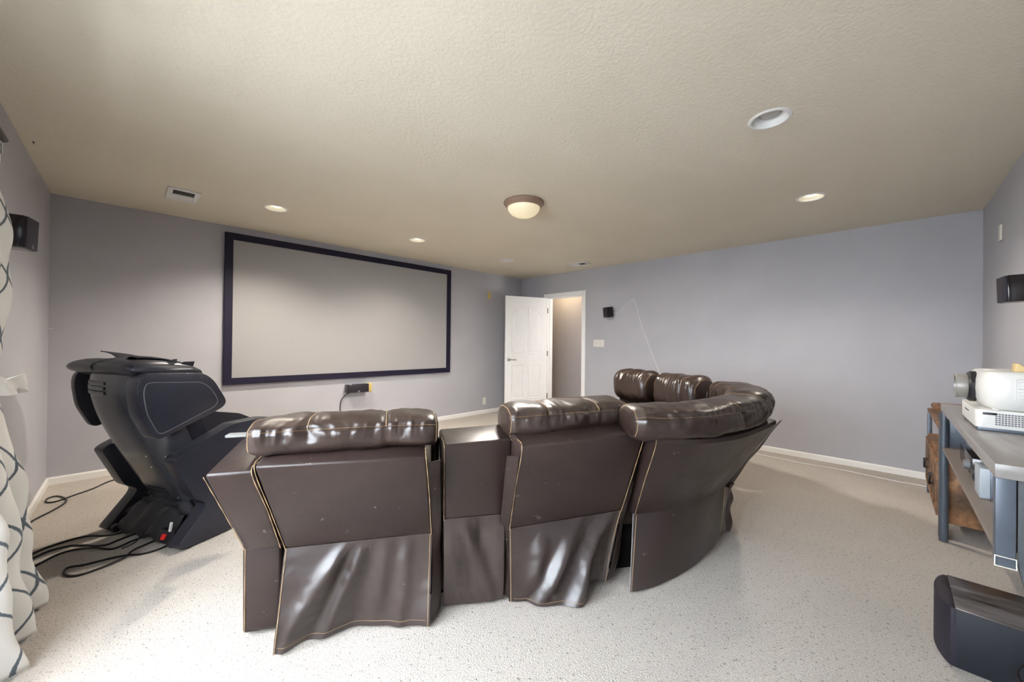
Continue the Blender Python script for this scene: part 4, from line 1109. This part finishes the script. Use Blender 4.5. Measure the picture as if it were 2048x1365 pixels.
for j in range(6):
    zz = z0 + 0.060 + j * 0.014
    g.tube([V((case_x(gy0 + (gy1 - gy0) * i / 12) + 0.0015, gy0 + (gy1 - gy0) * i / 12, zz)) for i in range(13)], 0.0032, 6)
fr = rounded([(gy0 + 0.008, z0 + 0.048), (gy1 - 0.006, z0 + 0.048), (gy1 - 0.006, z0 + 0.142), (gy0 + 0.008, z0 + 0.142)], 0.012)
g.tube([V((case_x(a) + 0.0008, a, b)) for a, b in fr], 0.002, 6, 0, closed=True)
obj('air_grille', g, M['white_metal'], t, angle=20)
for xx in (px0 + 0.05, px1 - 0.05):
    obj('foot', G().lathe([(0, 0), (0.018, 0), (0.016, 0.014), (0, 0.014)], (xx, py1 - 0.07, z0 + 0.001), 16), M['white_plastic'], t)
obj('top_dial', G().lathe([(0.0, 0.0), (0.03, 0.0), (0.028, 0.004), (0.0, 0.005)], (cxp - 0.05, py1 - 0.07, z0 + 0.168), 24), M['white_metal'], t)
g = G().prism([(-0.385, 0), (-0.52, 0), (-0.52, 0.012), (-0.42, 0.014), (-0.397, 0.036), (-0.388, 0.034)], lambda a, b, d: V((d, a, z0 + 0.170 + b)), 2.70, 2.76, 0.002)
top('ramp_block', g, M['tan_wedge'], 'tan wedge shaped block lying on top of the white projector', 'block')

# ------------------------------------------------------------------ subwoofer
qx0, qx1, qf, qb, qz = 2.245, 2.545, -0.185, -0.545, 0.232
t = thing('subwoofer', 'black subwoofer with curved grille and reflection-streaked top on the carpet', 'subwoofer', ((qx0 + qx1) / 2, (qf + qb) / 2, 0))
obj('cabinet', G().box((qx0, qf, 0.004), (qx1, qb, qz - 0.006), 0.003), M['sub_side'], t)
obj('top_panel', G().box((qx0, qf, qz - 0.006), (qx1, qb, qz), 0.002), M['sub_top'], t)
prof = [(qx0, qf - 0.004)]
for k in range(13):
    a = k / 12; prof.append((qx0 + (qx1 - qx0) * a, qf + 0.012 + 0.035 * math.sin(math.pi * a) ** 0.7))
prof.append((qx1, qf - 0.004))
obj('grille', G().prism(prof, lambda a, b, d: V((a, b, d)), 0.006, qz - 0.004, 0.002), M['speaker'], t)
obj('port', G().lathe([(0.050, 0.003), (0.046, 0.004), (0.042, 0.0), (0.040, -0.05), (0.0, -0.05)], (qx0 - 0.001, -0.375, 0.075), 36, (-1, 0, 0), cap=False), M['gloss_black'], t)

# ------------------------------------------------------------------ camera
cam = bpy.data.cameras.new('camera'); co = bpy.data.objects.new('camera', cam); link(co)
f_, yaw, pit, rol, ch = 758.4011665747378, 0.7829295768218794, 0.003992470427552787, 0.010766862464762035, 1.2333157408368918
fw = V((math.cos(pit) * math.cos(yaw), math.cos(pit) * math.sin(yaw), math.sin(pit)))
rt = V((math.sin(yaw), -math.cos(yaw), 0)); up = rt.cross(fw)
r2 = rt * math.cos(rol) + up * math.sin(rol); u2 = -rt * math.sin(rol) + up * math.cos(rol)
mw = Matrix((r2, u2, -fw)).transposed().to_4x4(); mw.translation = (0, 0, ch)
co.matrix_world = mw
cam.sensor_fit = 'HORIZONTAL'; cam.sensor_width = 36; cam.lens = 36 * f_ / 2048; cam.clip_start = 0.02
scene.camera = co

# ------------------------------------------------------------------ light
wd = bpy.data.worlds.new('sky'); scene.world = wd; wd.use_nodes = True
bg = wd.node_tree.nodes['Background']
wt = wd.node_tree
tcw = wt.nodes.new('ShaderNodeTexCoord'); sxw = wt.nodes.new('ShaderNodeSeparateXYZ'); rpw = wt.nodes.new('ShaderNodeValToRGB')
wt.links.new(tcw.outputs['Generated'], sxw.inputs[0])
mw_ = wt.nodes.new('ShaderNodeMath'); mw_.operation = 'MULTIPLY_ADD'; mw_.inputs[1].default_value = 0.5; mw_.inputs[2].default_value = 0.5
wt.links.new(sxw.outputs[2], mw_.inputs[0]); wt.links.new(mw_.outputs[0], rpw.inputs[0])
e_ = rpw.color_ramp.elements; e_[0].position = 0.46; e_[0].color = (0.09, 0.085, 0.075, 1); e_[1].position = 0.54; e_[1].color = (0.78, 0.88, 1.0, 1)
wt.links.new(rpw.outputs[0], bg.inputs[0]); bg.inputs[1].default_value = 5.0

def area(name, loc, rot, sx, sy, e, col):
    l = bpy.data.lights.new(name, 'AREA'); l.shape = 'RECTANGLE'; l.size = sx; l.size_y = sy; l.energy = e; l.color = col
    o = bpy.data.objects.new(name, l); link(o); o.location = loc; o.rotation_euler = rot; return o
area('window_daylight', (X0 - 0.75, (WY0 + WY1) / 2, 1.65), (0, R(-62), 0), WZ1 - WZ0 + 0.5, WY1 - WY0 + 1.0, 265, (0.86, 0.93, 1.0))

def spot(x, y, e):
    l = bpy.data.lights.new('can_spot', 'SPOT'); l.energy = e; l.color = (1.0, 0.90, 0.77); l.spot_size = R(136); l.spot_blend = 0.75; l.shadow_soft_size = 0.04
    o = bpy.data.objects.new('can_spot', l); link(o); o.location = (x, y, H + 0.004)
for (x, y, lit), e in zip(CANS, (165, 88, 0, 70, 0)):
    if lit: spot(x, y, e)
def point(name, loc, e, col, r=0.08):
    l = bpy.data.lights.new(name, 'POINT'); l.energy = e; l.color = col; l.shadow_soft_size = r
    o = bpy.data.objects.new(name, l); link(o); o.location = loc
dl = bpy.data.lights.new('dome_lamp', 'AREA'); dl.shape = 'DISK'; dl.size = 0.26; dl.energy = 72; dl.color = (1.0, 0.93, 0.84)
do = bpy.data.objects.new('dome_lamp', dl); link(do); do.location = (cx, cy, H - 0.136)
point('hall_lamp_and_fill', (X1 + W + 0.62, 4.75, H - 0.15), 11, (1.0, 0.80, 0.52), 0.08)
point('hall_lamp_and_fill', (X1 + W + 0.45, 3.0, 1.6), 36, (1.0, 0.95, 0.90), 0.15)  # added fill without a fixture, brightens the lower hall wall

scene.view_settings.view_transform = 'Standard'
scene.view_settings.look = 'None'
scene.view_settings.gamma = 1.0
scene.view_settings.use_curve_mapping = False
scene.view_settings.exposure = 0.45
scene.cycles.caustics_reflective = False
